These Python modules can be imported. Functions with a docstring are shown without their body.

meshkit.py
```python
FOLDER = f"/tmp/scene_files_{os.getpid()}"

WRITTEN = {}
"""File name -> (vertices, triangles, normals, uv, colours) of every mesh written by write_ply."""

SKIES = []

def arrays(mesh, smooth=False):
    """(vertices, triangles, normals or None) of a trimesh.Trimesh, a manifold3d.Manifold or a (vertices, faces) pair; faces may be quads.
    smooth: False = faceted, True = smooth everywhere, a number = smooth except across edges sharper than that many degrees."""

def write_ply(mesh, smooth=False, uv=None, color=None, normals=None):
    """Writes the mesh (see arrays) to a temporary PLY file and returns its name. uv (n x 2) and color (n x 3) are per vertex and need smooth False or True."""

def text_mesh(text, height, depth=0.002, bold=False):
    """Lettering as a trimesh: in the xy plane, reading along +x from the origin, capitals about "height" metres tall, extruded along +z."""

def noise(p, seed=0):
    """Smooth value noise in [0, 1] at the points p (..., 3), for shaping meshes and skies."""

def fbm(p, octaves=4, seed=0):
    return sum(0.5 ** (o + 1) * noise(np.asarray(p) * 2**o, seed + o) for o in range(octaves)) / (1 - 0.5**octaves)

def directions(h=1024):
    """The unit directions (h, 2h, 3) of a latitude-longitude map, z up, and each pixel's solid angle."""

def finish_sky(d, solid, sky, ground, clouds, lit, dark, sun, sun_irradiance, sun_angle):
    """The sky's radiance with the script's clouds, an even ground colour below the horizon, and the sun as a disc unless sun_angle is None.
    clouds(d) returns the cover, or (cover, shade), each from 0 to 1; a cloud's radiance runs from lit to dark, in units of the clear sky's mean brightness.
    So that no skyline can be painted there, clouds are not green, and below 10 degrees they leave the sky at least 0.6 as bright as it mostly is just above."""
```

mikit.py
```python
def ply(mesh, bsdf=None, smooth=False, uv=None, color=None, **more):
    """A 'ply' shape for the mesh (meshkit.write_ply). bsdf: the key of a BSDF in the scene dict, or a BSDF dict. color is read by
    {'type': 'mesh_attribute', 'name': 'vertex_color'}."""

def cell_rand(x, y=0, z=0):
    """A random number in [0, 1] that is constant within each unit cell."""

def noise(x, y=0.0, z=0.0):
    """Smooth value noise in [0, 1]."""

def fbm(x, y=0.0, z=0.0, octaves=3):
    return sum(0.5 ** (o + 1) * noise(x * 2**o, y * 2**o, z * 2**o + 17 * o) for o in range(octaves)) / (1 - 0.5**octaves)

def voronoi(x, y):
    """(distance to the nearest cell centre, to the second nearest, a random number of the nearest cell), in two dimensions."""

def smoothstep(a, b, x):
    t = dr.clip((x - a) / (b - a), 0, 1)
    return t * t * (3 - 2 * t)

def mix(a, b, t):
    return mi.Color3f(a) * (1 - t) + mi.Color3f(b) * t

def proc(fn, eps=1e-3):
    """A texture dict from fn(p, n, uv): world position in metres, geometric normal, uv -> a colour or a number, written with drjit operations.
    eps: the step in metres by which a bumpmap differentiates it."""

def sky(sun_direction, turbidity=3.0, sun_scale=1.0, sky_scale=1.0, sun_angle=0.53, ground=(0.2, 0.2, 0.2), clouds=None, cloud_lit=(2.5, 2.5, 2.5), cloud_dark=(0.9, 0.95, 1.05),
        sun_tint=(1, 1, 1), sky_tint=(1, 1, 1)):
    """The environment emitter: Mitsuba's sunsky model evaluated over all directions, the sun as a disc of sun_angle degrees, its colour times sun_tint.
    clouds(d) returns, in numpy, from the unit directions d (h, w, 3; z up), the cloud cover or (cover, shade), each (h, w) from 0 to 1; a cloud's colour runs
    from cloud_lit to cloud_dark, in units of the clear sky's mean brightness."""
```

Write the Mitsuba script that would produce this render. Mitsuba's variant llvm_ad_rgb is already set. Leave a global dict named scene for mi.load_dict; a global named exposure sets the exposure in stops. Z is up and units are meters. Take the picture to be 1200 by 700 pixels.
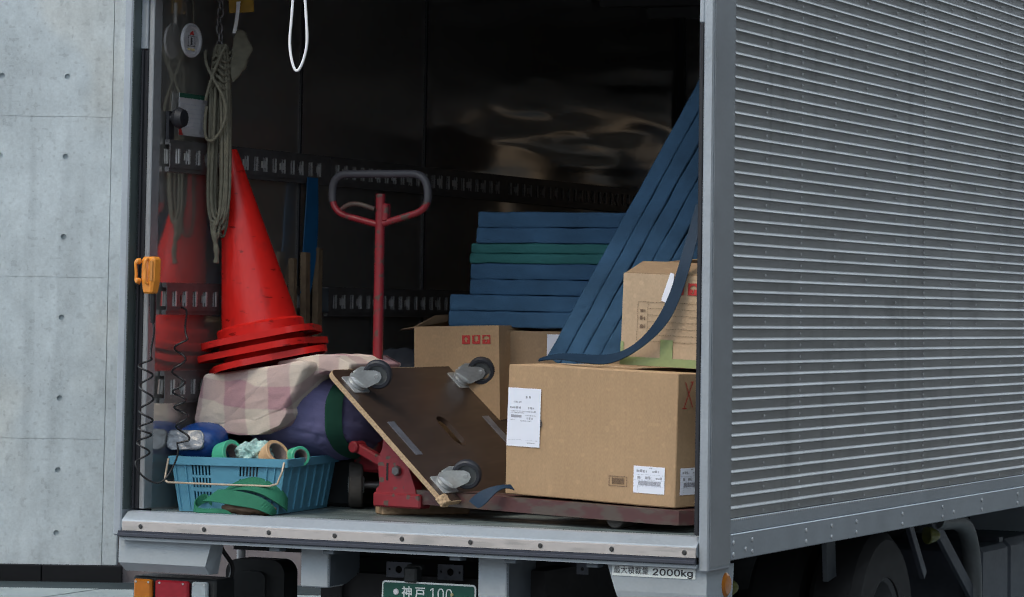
import math, random, json
import numpy as np
import trimesh, manifold3d as m3
import mitsuba as mi
import drjit as dr
import mikit, meshkit
from mikit import fbm, noise, smoothstep, mix, proc
from shapely.geometry import Polygon, Point, LineString, box as sbox
from shapely import affinity, union_all
from shapely.ops import unary_union

RNG = np.random.default_rng(7)
scene, labels = {}, {}

# ------------------------------------------------------------------ camera, sky, exposure
CAM = np.array([3.639, -9.622, 1.568])
RIGHT = np.array([0.91159937, 0.4107982, 0.015213])
UP = np.array([0.01382414, -0.06762153, 0.99761527])
FWD = np.array([-0.41084728, 0.90921514, 0.06732267])
_m = np.eye(4); _m[:3, 0] = -RIGHT; _m[:3, 1] = UP; _m[:3, 2] = FWD; _m[:3, 3] = CAM
scene['camera'] = {'type': 'perspective', 'fov': math.degrees(2 * math.atan(600 / 3756.2)), 'fov_axis': 'x',
                   'near_clip': 0.1, 'far_clip': 300.0, 'principal_point_offset_x': 0.0,
                   'principal_point_offset_y': -(110.07 - 350) / 700,
                   'to_world': mi.ScalarTransform4f(_m.tolist())}
exposure = 2.85
scene['sky'] = mikit.sky([-0.25, -0.75, 0.85], turbidity=3, sun_scale=0.12, sun_angle=24, clouds=lambda d: 1.0,
                         cloud_lit=(2.12, 2.42, 2.72), cloud_dark=(0.9, 0.95, 1.05), sun_tint=(1, 1, 1))

# ------------------------------------------------------------------ materials
def rgb(c): return {'type': 'rgb', 'value': list(c)}
def mat(key, color, rough=0.6, metal=0.0, spec=0.5, coat=0.0, bump=None, bump_scale=1.0, sheen=0.0, two=True, eps=1e-3, strans=0.0):
    b = {'type': 'principled', 'base_color': proc(color) if callable(color) else rgb(color),
         'roughness': proc(rough) if callable(rough) else rough, 'metallic': metal, 'specular': spec, 'clearcoat': coat, 'sheen': sheen}
    if strans: b['spec_trans'] = strans
    if bump is not None:
        b = {'type': 'bumpmap', 'arbitrary': proc(bump, eps), 'scale': bump_scale, 'bsdf': b}
    scene[key] = {'type': 'twosided', 'bsdf': b} if two and not strans else b
    return key
def tone(base, amt=0.15, f=6.0, f2=60.0):
    """even base colour with soft blotches and fine mottling"""
    base = tuple(base)
    def fn(p, n, uv):
        v = fbm(p.x * f, p.y * f, p.z * f, 3) - 0.5
        w = noise(p.x * f2, p.y * f2, p.z * f2) - 0.5
        return mi.Color3f(base) * (1 + amt * 1.6 * v + amt * 0.5 * w)
    return fn

def concrete_col(p, n, uv):
    u = p.x * 0.91 + p.y * 0.41
    big = fbm(u * 0.9 + 3, p.z * 1.1, 1.0, 4)
    cloud = fbm(u * 3.1, p.z * 2.3, 5.0, 4)
    fine = noise(u * 70, p.z * 70, p.y * 10) * 0.5 + noise(u * 160, p.z * 160, 3.0) * 0.5
    streak = fbm(u * 11.0, p.z * 0.55, 9.0, 3)
    low = 1 - smoothstep(0.1, 1.6, p.z)
    v = 0.47 + 0.17 * (big - 0.5) + 0.15 * (cloud - 0.5) + 0.10 * (fine - 0.5) + 0.10 * (fbm(u * 14, p.z * 9, 4.0, 3) - 0.5) - 0.05 * smoothstep(0.52, 0.75, streak) - 0.03 * low
    pit = smoothstep(0.80, 0.9, noise(u * 45 + 7, p.z * 45, 2.0)) * 0.055
    v = v - pit
    warm = smoothstep(0.55, 0.75, fbm(u * 1.7 + 9, p.z * 1.4, 3.0, 3))
    return mix((0.90, 1.00, 1.05), (0.94, 1.0, 1.0), warm) * v
mat('concrete_wall', concrete_col, 0.85, spec=0.25, bump=lambda p, n, uv: fbm((p.x + p.y) * 40, p.z * 40, p.y * 40, 3) * 0.002, bump_scale=1.0)
mat('paving_pale', tone((0.18, 0.21, 0.215), 0.25, 2.0, 50), 0.8)
mat('asphalt', tone((0.10, 0.102, 0.105), 0.4, 3.0, 120), 0.85)
mat('gutter_dark', tone((0.024, 0.034, 0.038), 0.3, 2.0, 50), 0.6, spec=0.3)
mat('plinth_black', tone((0.007, 0.0075, 0.009), 0.3, 4.0, 80), 0.5, spec=0.2)
mat('return_wall', tone((0.16, 0.14, 0.145), 0.25, 2.0, 50), 0.85)

def alu_rough(p, n, uv):
    return 0.31 + 0.16 * fbm(p.y * 3, p.z * 25, p.x * 3, 2)
def alu_col(p, n, uv):
    stain = smoothstep(0.5, 0.8, fbm(p.y * 1.2, p.z * 1.0 + 2, 0.3, 4))
    run = smoothstep(0.55, 0.8, fbm(p.y * 14, p.z * 0.8, 0.3, 3))
    grit = noise(p.y * 220, p.z * 220, 1.0)
    return mi.Color3f(0.41, 0.415, 0.415) * (1 - 0.24 * stain - 0.22 * run - 0.25 * smoothstep(0.60, 0.85, fbm(p.y * 5, p.z * 5 + 7, 0.3, 4)) + 0.06 * (grit - 0.5))
mat('side_alu', alu_col, alu_rough, metal=0.82)
mat('frame_alu', tone((0.38, 0.42, 0.46), 0.14, 5, 150), 0.42, metal=0.45)
mat('post_side_alu', tone((0.36, 0.38, 0.40), 0.14, 5, 150), 0.45, metal=0.6)
mat('rail_paint', tone((0.42, 0.46, 0.50), 0.15, 5, 150), 0.42, metal=0.6)
mat('rivet_metal', tone((0.62, 0.63, 0.64), 0.2, 30, 200), 0.45, metal=0.5)
mat('post_inner', tone((0.085, 0.11, 0.11), 0.2, 8, 80), 0.45, metal=0.3)
mat('plank_wood', tone((0.13, 0.088, 0.052), 0.4, 18, 120), 0.8)
mat('slat_white', tone((0.60, 0.61, 0.62), 0.2, 6, 60), 0.5)
mat('slot_edge', tone((0.50, 0.50, 0.50), 0.2, 30, 200), 0.45, metal=0.5)
mat('bumper_paint', tone((0.33, 0.37, 0.40), 0.12, 6, 160), 0.5)
mat('bracket_grey', tone((0.07, 0.085, 0.10), 0.2, 12, 160), 0.5)
def strip_col(p, n, uv):
    d = smoothstep(0.5, 0.8, fbm(p.x * 9, p.z * 60, 1.0, 3))
    return mix((0.46, 0.43, 0.415), (0.30, 0.29, 0.28), d * 0.7)
mat('rivet_strip', strip_col, 0.5, metal=0.2)
mat('screw_dark', (0.10, 0.10, 0.10), 0.4, metal=0.8)
mat('rubber_blue', tone((0.040, 0.045, 0.062), 0.2, 6, 80), 0.5)
mat('rubber_black', tone((0.012, 0.013, 0.018), 0.3, 8, 80), 0.55)
mat('hose_black', (0.012, 0.012, 0.014), 0.35)
mat('inner_metal', tone((0.62, 0.61, 0.58), 0.15, 2.0, 30), 0.06, metal=0.87)
mat('ceiling_metal', tone((0.10, 0.10, 0.10), 0.25, 2.0, 30), 0.45, metal=0.4)
mat('rail_steel', tone((0.17, 0.165, 0.17), 0.3, 14, 120), 0.42, metal=0.7)
def floor_col(p, n, uv):
    w = fbm(p.x * 3, p.y * 9, 1.0, 4)
    s = smoothstep(0.62, 0.72, noise(p.x * 4, p.y * 60, 2.0))
    return mix((0.075, 0.095, 0.095), (0.16, 0.185, 0.185), smoothstep(0.3, 0.75, w)) * (1 + 0.25 * s)
mat('floor_ply', floor_col, 0.42)

def card(base):
    def fn(p, n, uv):
        g = noise(p.x * 260, p.y * 260, p.z * 140) - 0.5
        flute = noise(p.x * 130, p.y * 130, 1.0) - 0.5
        b = fbm(p.x * 5, p.y * 5, p.z * 5, 3) - 0.5
        scuff = smoothstep(0.74, 0.9, noise(p.x * 45, p.y * 45, p.z * 45))
        return mi.Color3f(base) * (1 + 0.14 * g + 0.05 * flute + 0.16 * b + 0.10 * scuff)
    return fn
mat('cardboard', card((0.385, 0.256, 0.150)), 0.8, spec=0.25)
mat('cardboard_pale', card((0.45, 0.33, 0.22)), 0.8, spec=0.25)
mat('cardboard_dark', card((0.31, 0.21, 0.13)), 0.8, spec=0.25)
mat('paper_white', tone((0.72, 0.75, 0.84), 0.03, 8, 90), 0.6, spec=0.3)
mat('print_black', (0.04, 0.04, 0.045), 0.6)
mat('print_grey', (0.30, 0.31, 0.36), 0.6)
mat('print_brown', (0.15, 0.095, 0.06), 0.7)
mat('print_red', (0.42, 0.035, 0.03), 0.6)
mat('green_tape_flat', tone((0.25, 0.30, 0.13), 0.2, 20, 150), 0.4)

def cone_col(p, n, uv):
    scuff = smoothstep(0.6, 0.85, fbm(p.x * 30, p.y * 30, p.z * 12, 3))
    return mix((0.53, 0.013, 0.010), (0.38, 0.016, 0.014), scuff * 0.7) * (1 - 0.55 * smoothstep(0.70, 0.80, fbm(p.x * 22 + 3, p.y * 22, p.z * 60, 3)))
mat('cone_red', cone_col, lambda p, n, uv: 0.24 + 0.22 * fbm(p.x * 16, p.y * 16, p.z * 16, 2), spec=0.30)

def gingham(p, n, uv):
    s = 1 / 0.17
    u = (p.x * 0.96 + p.y * 0.28) * s + 0.16 * (fbm(p.x * 9, p.y * 9, p.z * 9, 2) - 0.5)
    v = (p.z * 0.95 - p.y * 0.75 + p.x * 0.10) * s + 0.3 + 0.16 * (fbm(p.x * 9 + 4, p.y * 9, p.z * 9, 2) - 0.5)
    fu, fv = u - dr.floor(u), v - dr.floor(v)
    a = smoothstep(0.48, 0.52, fu) - smoothstep(0.96, 1.0, fu)
    b = smoothstep(0.48, 0.52, fv) - smoothstep(0.96, 1.0, fv)
    weave = noise(p.x * 300, p.y * 300, p.z * 300) - 0.5
    c = mix((0.57, 0.49, 0.42), (0.40, 0.24, 0.26), (a + b) * 0.5)
    return c * (1 + 0.12 * weave)
def wrinkle(p, n, uv):
    a = noise(p.x * 26 + p.z * 8, p.y * 18, p.z * 30 - p.x * 9) - 0.5; q = noise(p.x * 60, p.y * 60, p.z * 70 + p.x * 20)
    return 0.0024 * (1 - dr.abs(2 * a)) + 0.0012 * q
mat('gingham_cloth', gingham, 0.9, spec=0.1, sheen=0.3, bump=wrinkle, bump_scale=1.0)
def fabric(base, amt=0.2):
    def fn(p, n, uv):
        w = noise(p.x * 280, p.y * 280, p.z * 280) - 0.5
        v = fbm(p.x * 7, p.y * 7, p.z * 9, 4) - 0.5
        return mi.Color3f(base) * (1 + amt * 1.6 * v + 0.16 * w)
    return fn
mat('quilt_purple', fabric((0.135, 0.13, 0.25)), 0.9, spec=0.1, sheen=0.4, bump=wrinkle, bump_scale=1.0)
mat('quilt_green', fabric((0.018, 0.070, 0.048)), 0.8, spec=0.15)
mat('pad_blue', fabric((0.046, 0.115, 0.21), 0.45), 0.72, spec=0.25, sheen=0.2, bump=wrinkle, bump_scale=1.0)
mat('pad_green', fabric((0.034, 0.15, 0.15), 0.3), 0.72, spec=0.25, sheen=0.2, bump=wrinkle, bump_scale=1.0)
mat('seam_navy', fabric((0.022, 0.06, 0.14)), 0.8)
mat('strap_navy', fabric((0.007, 0.026, 0.055)), 0.6, spec=0.3)
mat('strap_blue', fabric((0.008, 0.075, 0.18)), 0.5, spec=0.4)
mat('sack_grey', fabric((0.075, 0.08, 0.095)), 0.6)
mat('rust_cloth', fabric((0.30, 0.10, 0.045)), 0.9)
mat('webbing_green', fabric((0.022, 0.135, 0.080), 0.3), 0.75, spec=0.2)

def jack_red(p, n, uv):
    chip = smoothstep(0.63, 0.70, fbm(p.x * 38, p.y * 38, p.z * 38, 3))
    return mix((0.23, 0.018, 0.026), (0.10, 0.06, 0.05), chip)
mat('jack_paint', jack_red, 0.38)
def fork_col(p, n, uv):
    chip = smoothstep(0.40, 0.62, fbm(p.x * 14, p.y * 30, p.z * 30, 4))
    return mix((0.075, 0.028, 0.028), (0.075, 0.055, 0.046), chip)
mat('fork_paint', fork_col, 0.5)
mat('grip_grey', (0.055, 0.055, 0.065), 0.5)
mat('tyre_grey', tone((0.06, 0.055, 0.05), 0.3, 12, 80), 0.7)
mat('tyre_black', tone((0.014, 0.014, 0.015), 0.3, 12, 80), 0.7)
mat('wheel_blue_grey', (0.026, 0.029, 0.038), 0.5)
mat('zinc', tone((0.58, 0.61, 0.62), 0.3, 24, 160), 0.28, metal=0.7)
mat('zinc_dull', tone((0.46, 0.48, 0.49), 0.25, 20, 160), 0.36, metal=0.5)
def film_ply(p, n, uv):
    g = fbm(p.x * 18, p.y * 5, p.z * 18, 4)
    sc = smoothstep(0.68, 0.74, noise(p.x * 70, p.y * 9, p.z * 70))
    return mix((0.036, 0.022, 0.016), (0.066, 0.041, 0.029), g) * (1 + 0.12 * sc)
mat('film_plywood', film_ply, 0.32)
def ply_edge(p, n, uv):
    g = noise(p.x * 160, p.y * 160, p.z * 160)
    return mix((0.50, 0.36, 0.22), (0.30, 0.20, 0.12), g)
mat('plywood_edge', ply_edge, 0.8)
mat('sticker_silver', tone((0.22, 0.23, 0.27), 0.5, 30, 120), 0.35, metal=0.5)
def wood_col(p, n, uv):
    g = fbm(p.x * 60, p.y * 60, p.z * 6, 3)
    return mix((0.42, 0.29, 0.18), (0.26, 0.17, 0.10), g)
mat('bare_wood', wood_col, 0.8)
mat('basket_blue', tone((0.082, 0.255, 0.365), 0.10, 9, 90), 0.4)
mat('wire_cream', (0.62, 0.50, 0.38), 0.35, metal=0.5)
mat('tape_green', tone((0.07, 0.42, 0.26), 0.1, 20, 100), 0.35)
mat('tape_tan', tone((0.56, 0.36, 0.20), 0.1, 20, 100), 0.4)
mat('tape_core', (0.18, 0.14, 0.13), 0.8)
mat('film_clear', tone((0.30, 0.48, 0.46), 0.5, 60, 220), 0.18, coat=0.6)
mat('pack_blue', tone((0.008, 0.045, 0.19), 0.2, 9, 60), 0.3, coat=0.3)
mat('pack_silver', tone((0.20, 0.22, 0.25), 0.6, 24, 110), 0.25, metal=0.2, coat=0.5)
mat('orange_plastic', tone((0.66, 0.24, 0.03), 0.08, 20, 120), 0.36)
mat('orange_dark', (0.42, 0.17, 0.03), 0.5)
mat('lens_amber', tone((0.40, 0.125, 0.008), 0.2, 40, 120), 0.16, coat=0.5)
mat('lens_red', tone((0.24, 0.008, 0.018), 0.2, 40, 120), 0.14, coat=0.5)
mat('lens_clear', tone((0.28, 0.33, 0.36), 0.12, 40, 120), 0.14, coat=0.5)
mat('lens_lime', tone((0.14, 0.15, 0.03), 0.3, 40, 120), 0.2, coat=0.5)
mat('plate_green', tone((0.010, 0.085, 0.060), 0.1, 9, 60), 0.4)
mat('plate_white', (0.74, 0.78, 0.76), 0.45)
mat('bolt_yellow', (0.50, 0.42, 0.22), 0.5)
mat('rope_fibre', tone((0.125, 0.118, 0.088), 0.35, 60, 260), 0.9)
mat('cord_white', (0.78, 0.78, 0.80), 0.6)
mat('plastic_black', tone((0.016, 0.018, 0.019), 0.2, 9, 60), 0.45)
mat('chassis_black', tone((0.010, 0.010, 0.011), 0.3, 6, 60), 0.7)
mat('steel_grey', tone((0.13, 0.14, 0.145), 0.25, 9, 90), 0.45, metal=0.4)
mat('steel_blue_grey', tone((0.07, 0.08, 0.10), 0.25, 9, 90), 0.45, metal=0.3)
mat('white_disc', tone((0.36, 0.36, 0.38), 0.1, 20, 90), 0.5)
mat('tag_yellow', tone((0.36, 0.20, 0.02), 0.2, 30, 90), 0.5)
mat('facade_brown', tone((0.42, 0.27, 0.17), 0.2, 0.6, 8), 0.85)
mat('facade_grey', tone((0.075, 0.075, 0.07), 0.2, 0.5, 8), 0.85)
mat('window_dark', (0.03, 0.035, 0.045), 0.1, spec=0.6)

# ------------------------------------------------------------------ helpers
def R2(a):
    c, s = math.cos(a), math.sin(a); return np.array([[c, -s], [s, c]])
def frame(o=(0, 0, 0), e=(1, 0, 0), k=(0, 0, 1)):
    """4x4 from an origin, a local x axis and a rough local z axis"""
    e = np.array(e, float); e /= np.linalg.norm(e)
    k = np.array(k, float); k -= e * (k @ e); k /= np.linalg.norm(k)
    m = np.eye(4); m[:3, 0] = e; m[:3, 1] = np.cross(k, e); m[:3, 2] = k; m[:3, 3] = o
    return m
def yaw(o, th, tilt=0.0):
    e = np.array([math.cos(th), math.sin(th), 0.0]); k = np.array([0, 0, 1.0])
    e2 = e * math.cos(tilt) - k * math.sin(tilt); k2 = k * math.cos(tilt) + e * math.sin(tilt)
    return frame(o, e2, k2)
def xf(mesh, m):
    mesh = mesh.copy(); mesh.apply_transform(m); return mesh
def at(mesh, x=0, y=0, z=0):
    mesh = mesh.copy(); mesh.apply_translation([x, y, z]); return mesh
def cat(*ms): return trimesh.util.concatenate([m for m in ms])
def box(x0, x1, y0, y1, z0, z1, c=0.0):
    if c <= 0:
        b = trimesh.creation.box(extents=(x1 - x0, y1 - y0, z1 - z0)); b.apply_translation([(x0 + x1) / 2, (y0 + y1) / 2, (z0 + z1) / 2]); return b
    h = np.array([x1 - x0, y1 - y0, z1 - z0]) / 2; pts = []
    for s in np.ndindex(2, 2, 2):
        s = np.array(s) * 2 - 1
        for a in range(3):
            q = h - c; q[a] = h[a]; pts.append(q * s)
    b = trimesh.convex.convex_hull(np.array(pts)); b.apply_translation([(x0 + x1) / 2, (y0 + y1) / 2, (z0 + z1) / 2]); return b
def cyl(r, p0, p1, n=20, c=0.0, r2=None):
    """cylinder between two points with optional chamfered rims"""
    p0, p1 = np.array(p0, float), np.array(p1, float); L = np.linalg.norm(p1 - p0); r2 = r if r2 is None else r2
    prof = [[0, 0], [r - c, 0], [r, c], [r2, L - c], [r2 - c, L], [0, L]] if c > 0 else [[0, 0], [r, 0], [r2, L], [0, L]]
    m = trimesh.creation.revolve(np.array(prof), sections=n)
    d = (p1 - p0) / L; a = np.array([1, 0, 0]) if abs(d[0]) < 0.9 else np.array([0, 1, 0])
    return xf(m, frame(p0, np.cross(a, d), d))
def lathe(prof, m=None, n=40):
    g = trimesh.creation.revolve(np.array(prof, float), sections=n); return g if m is None else xf(g, m)
def extr(poly, h, m=None):
    """extrude shapely polygon(s) along +z by h"""
    ps = [g for g in getattr(poly, 'geoms', [poly]) if g.area > 1e-10]
    g = cat(*[trimesh.creation.extrude_polygon(p, h, engine='earcut') for p in ps])
    return g if m is None else xf(g, m)
def spline(pts, n):
    from scipy.interpolate import CubicSpline
    p = np.array(pts, float); t = np.r_[0, np.cumsum(np.linalg.norm(np.diff(p, axis=0), axis=1) + 1e-9)]
    return CubicSpline(t, p)(np.linspace(0, t[-1], n))
def tube(p, r, sides=10, closed=False):
    p = np.asarray(p, float); n = len(p); r = np.broadcast_to(r, (n,))
    t = (np.roll(p, -1, 0) - np.roll(p, 1, 0)) if closed else np.gradient(p, axis=0)
    t /= np.linalg.norm(t, axis=1, keepdims=True) + 1e-12
    a = np.cross(t[0], [0.31, 0.17, 0.93]); a /= np.linalg.norm(a); A = []
    for i in range(n):
        a = a - t[i] * (a @ t[i]); a /= np.linalg.norm(a); A.append(a)
    A = np.array(A); B = np.cross(t, A); ang = np.arange(sides) * 2 * np.pi / sides
    v = (p[:, None] + r[:, None, None] * (np.cos(ang)[None, :, None] * A[:, None] + np.sin(ang)[None, :, None] * B[:, None])).reshape(-1, 3)
    f = []
    for i in range(n if closed else n - 1):
        j = (i + 1) % n
        for k in range(sides):
            l = (k + 1) % sides
            f += [[i * sides + k, i * sides + l, j * sides + l], [i * sides + k, j * sides + l, j * sides + k]]
    if not closed:
        v = np.vstack([v, p[0], p[-1]]); c0, c1 = len(v) - 2, len(v) - 1
        for k in range(sides):
            l = (k + 1) % sides; f += [[c0, l, k], [c1, (n - 1) * sides + k, (n - 1) * sides + l]]
    return trimesh.Trimesh(v, f, process=False)
def band(ea, eb, th=0.003, n=None):
    """webbing between two edge curves, with a real thickness"""
    ea, eb = np.array(ea, float), np.array(eb, float)
    if n: ea, eb = spline(ea, n), spline(eb, n)
    t = np.gradient((ea + eb) / 2, axis=0); nn = np.cross(t, eb - ea); nn /= np.linalg.norm(nn, axis=1, keepdims=True) + 1e-12
    q = [ea + nn * th / 2, eb + nn * th / 2, eb - nn * th / 2, ea - nn * th / 2]; N = len(ea)
    v = np.stack(q, 1).reshape(-1, 3); f = []
    for i in range(N - 1):
        for k in range(4):
            l = (k + 1) % 4; a, b, c, d = i * 4 + k, i * 4 + l, i * 4 + 4 + l, i * 4 + 4 + k
            f += [[a, b, c], [a, c, d]]
    f += [[0, 2, 1], [0, 3, 2]]; e = (N - 1) * 4; f += [[e, e + 1, e + 2], [e, e + 2, e + 3]]
    m = trimesh.Trimesh(v, f, process=False); m.fix_normals(); return m
def soft(mesh, edge, amp=0.0, freq=8.0, it=12, seed=0, fn=None):
    """refine, round and rumple a mesh into a soft thing"""
    man = m3.Manifold(m3.Mesh(np.asarray(mesh.vertices, np.float32), np.asarray(mesh.faces, np.uint32))) if not hasattr(mesh, 'to_mesh') else mesh
    d = man.refine_to_length(edge).to_mesh()
    g = trimesh.Trimesh(d.vert_properties[:, :3], d.tri_verts, process=True)
    if it: trimesh.smoothing.filter_taubin(g, iterations=it)
    if amp or fn:
        v = np.array(g.vertices); nn = np.array(g.vertex_normals)
        if amp: v = v + nn * (amp * 2 * (meshkit.fbm(v * freq, 3, seed) - 0.5))[:, None]
        if fn: v = fn(v, nn)
        g = trimesh.Trimesh(v, g.faces, process=False)
    return g
def num(key):
    if key not in scene and key not in labels and not any(k.startswith(key + '__') for k in scene): return key
    i = 1
    while True:
        k = f'{key}_{i:03d}'
        if k not in scene and k not in labels and not any(q.startswith(k + '__') for q in scene): return k
        i += 1
def thing(name, label, category, group=None):
    k = num(name); labels[k] = {'label': label, 'category': category}
    if group: labels[k]['group'] = group
    return k
def part(root, name, mesh, m, smooth=30, label=None, kind=None):
    k = num(root + '__' + name); scene[k] = mikit.ply(mesh, m, smooth=smooth)
    if label or kind:
        labels[k] = {}
        if label: labels[k]['label'] = label
        if kind: labels[k]['kind'] = kind
    return k
def single(name, mesh, m, label, category, group=None, smooth=30):
    k = thing(name, label, category, group); scene[k] = mikit.ply(mesh, m, smooth=smooth); return k
def struct(name, mesh, m, label, category=None, smooth=30):
    scene[name] = mikit.ply(mesh, m, smooth=smooth); labels[name] = {'label': label, 'kind': 'structure', 'category': category or name}; return name
GLYPH = json.loads(r'''{"神": "55 19,55 88,82 88,82 108,91 108,91 88,118 88,118 20,109 20,108 25,91 25,91 -10,82 -10,82 25,65 25,63 19;91 35,109 34,109 52,91 52;91 62,109 61,109 79,91 79;64 35,82 34,82 52,64 52;64 62,82 61,82 79,64 79|4 36,25 55,38 75,37 77,7 77,7 86,31 86,20 103,28 108,39 93,39 91,33 86,47 86,50 84,50 80,36 54,52 38,49 32,45 30,37 42,33 44,33 -10,24 -10,24 40,9 28", "戸": "9 100,120 100,120 91,9 91|5 -5,14 8,20 28,21 77,110 77,110 25,100 25,99 32,31 32,27 14,19 -3,13 -10;31 42,100 41,100 68,31 68", "最": "63 -4,85 9,76 21,70 35,65 35,65 43,114 43,118 41,111 24,100 10,114 0,123 -2,118 -10,100 -3,92 3,69 -10,67 -10;80 35,86 21,93 16,101 24,106 34|6 51,6 59,121 59,121 51,60 51,60 13,67 12,67 4,60 4,60 -10,51 -10,50 2,7 -3,6 6,19 8,19 50;27 9,51 10,51 18,27 18;27 26,51 25,51 35,27 35;27 43,50 42,51 50,28 51|23 104,106 104,106 66,23 66;32 74,95 73,96 81,33 82;32 89,95 88,96 96,33 97", "大": "6 -3,23 7,37 20,48 37,55 58,54 61,8 61,8 71,57 71,59 108,69 108,67 71,121 71,120 61,73 60,80 40,91 23,106 8,122 -1,116 -10,101 -2,88 10,74 30,64 52,52 23,37 5,14 -10,12 -10", "積": "3 21,13 35,25 62,6 63,6 72,26 73,26 92,9 89,6 97,25 100,46 106,51 99,36 94,36 73,48 72,50 75,81 76,80 82,56 82,56 88,80 88,81 94,54 94,53 101,80 101,81 108,90 108,91 101,120 101,119 94,90 94,91 88,116 88,116 82,92 82,90 76,123 75,123 68,51 68,50 63,36 63,36 54,52 39,52 36,46 30,39 42,36 43,36 -10,26 -10,26 42,24 42,15 22,9 14,7 14|44 -5,71 9,58 10,58 62,115 62,115 10,101 9,121 -3,123 -5,121 -8,114 -10,94 3,93 5,98 8,97 10,75 10,76 7,80 6,79 3,51 -11;67 18,105 17,106 25,68 26;67 33,105 32,106 39,68 40;67 47,105 46,106 54,68 55", "載": "7 72,7 80,36 80,36 90,13 90,13 98,36 98,36 108,45 108,46 98,68 98,68 90,45 90,45 80,76 80,75 108,85 108,85 80,122 80,122 72,86 71,88 48,92 32,100 44,107 64,116 62,108 40,95 17,100 5,105 0,110 -1,114 4,115 21,123 17,122 2,119 -6,114 -10,101 -9,94 -3,88 8,68 -10,60 -4,60 -2,65 0,64 2,45 2,45 -10,36 -10,36 2,9 2,8 10,36 10,35 17,13 17,13 48,35 49,36 56,10 56,10 63,35 63,36 71;45 71,46 63,71 63,71 56,45 56,46 49,68 49,68 17,46 17,45 10,71 10,73 7,84 19,79 43,77 72;44 24,60 23,60 31,44 31;44 37,59 36,60 42,45 43;21 24,36 23,37 29,35 31,22 31;37 42,22 43,21 37,36 36|94 101,97 105,102 106,115 94,118 88,111 84", "量": "6 -7,6 0,59 1,58 8,17 8,17 15,59 16,58 22,20 22,20 54,109 54,109 22,69 22,68 16,112 15,112 8,69 8,68 2,70 0,122 0,122 -7;68 29,98 28,99 34,69 35;68 42,98 41,99 47,69 48;29 29,58 28,59 34,30 35;29 42,58 41,59 47,30 48|7 60,7 67,121 67,121 60|23 104,105 104,105 73,23 73;32 80,95 79,96 85,33 86;32 93,95 92,96 97,33 98"}''')
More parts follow.
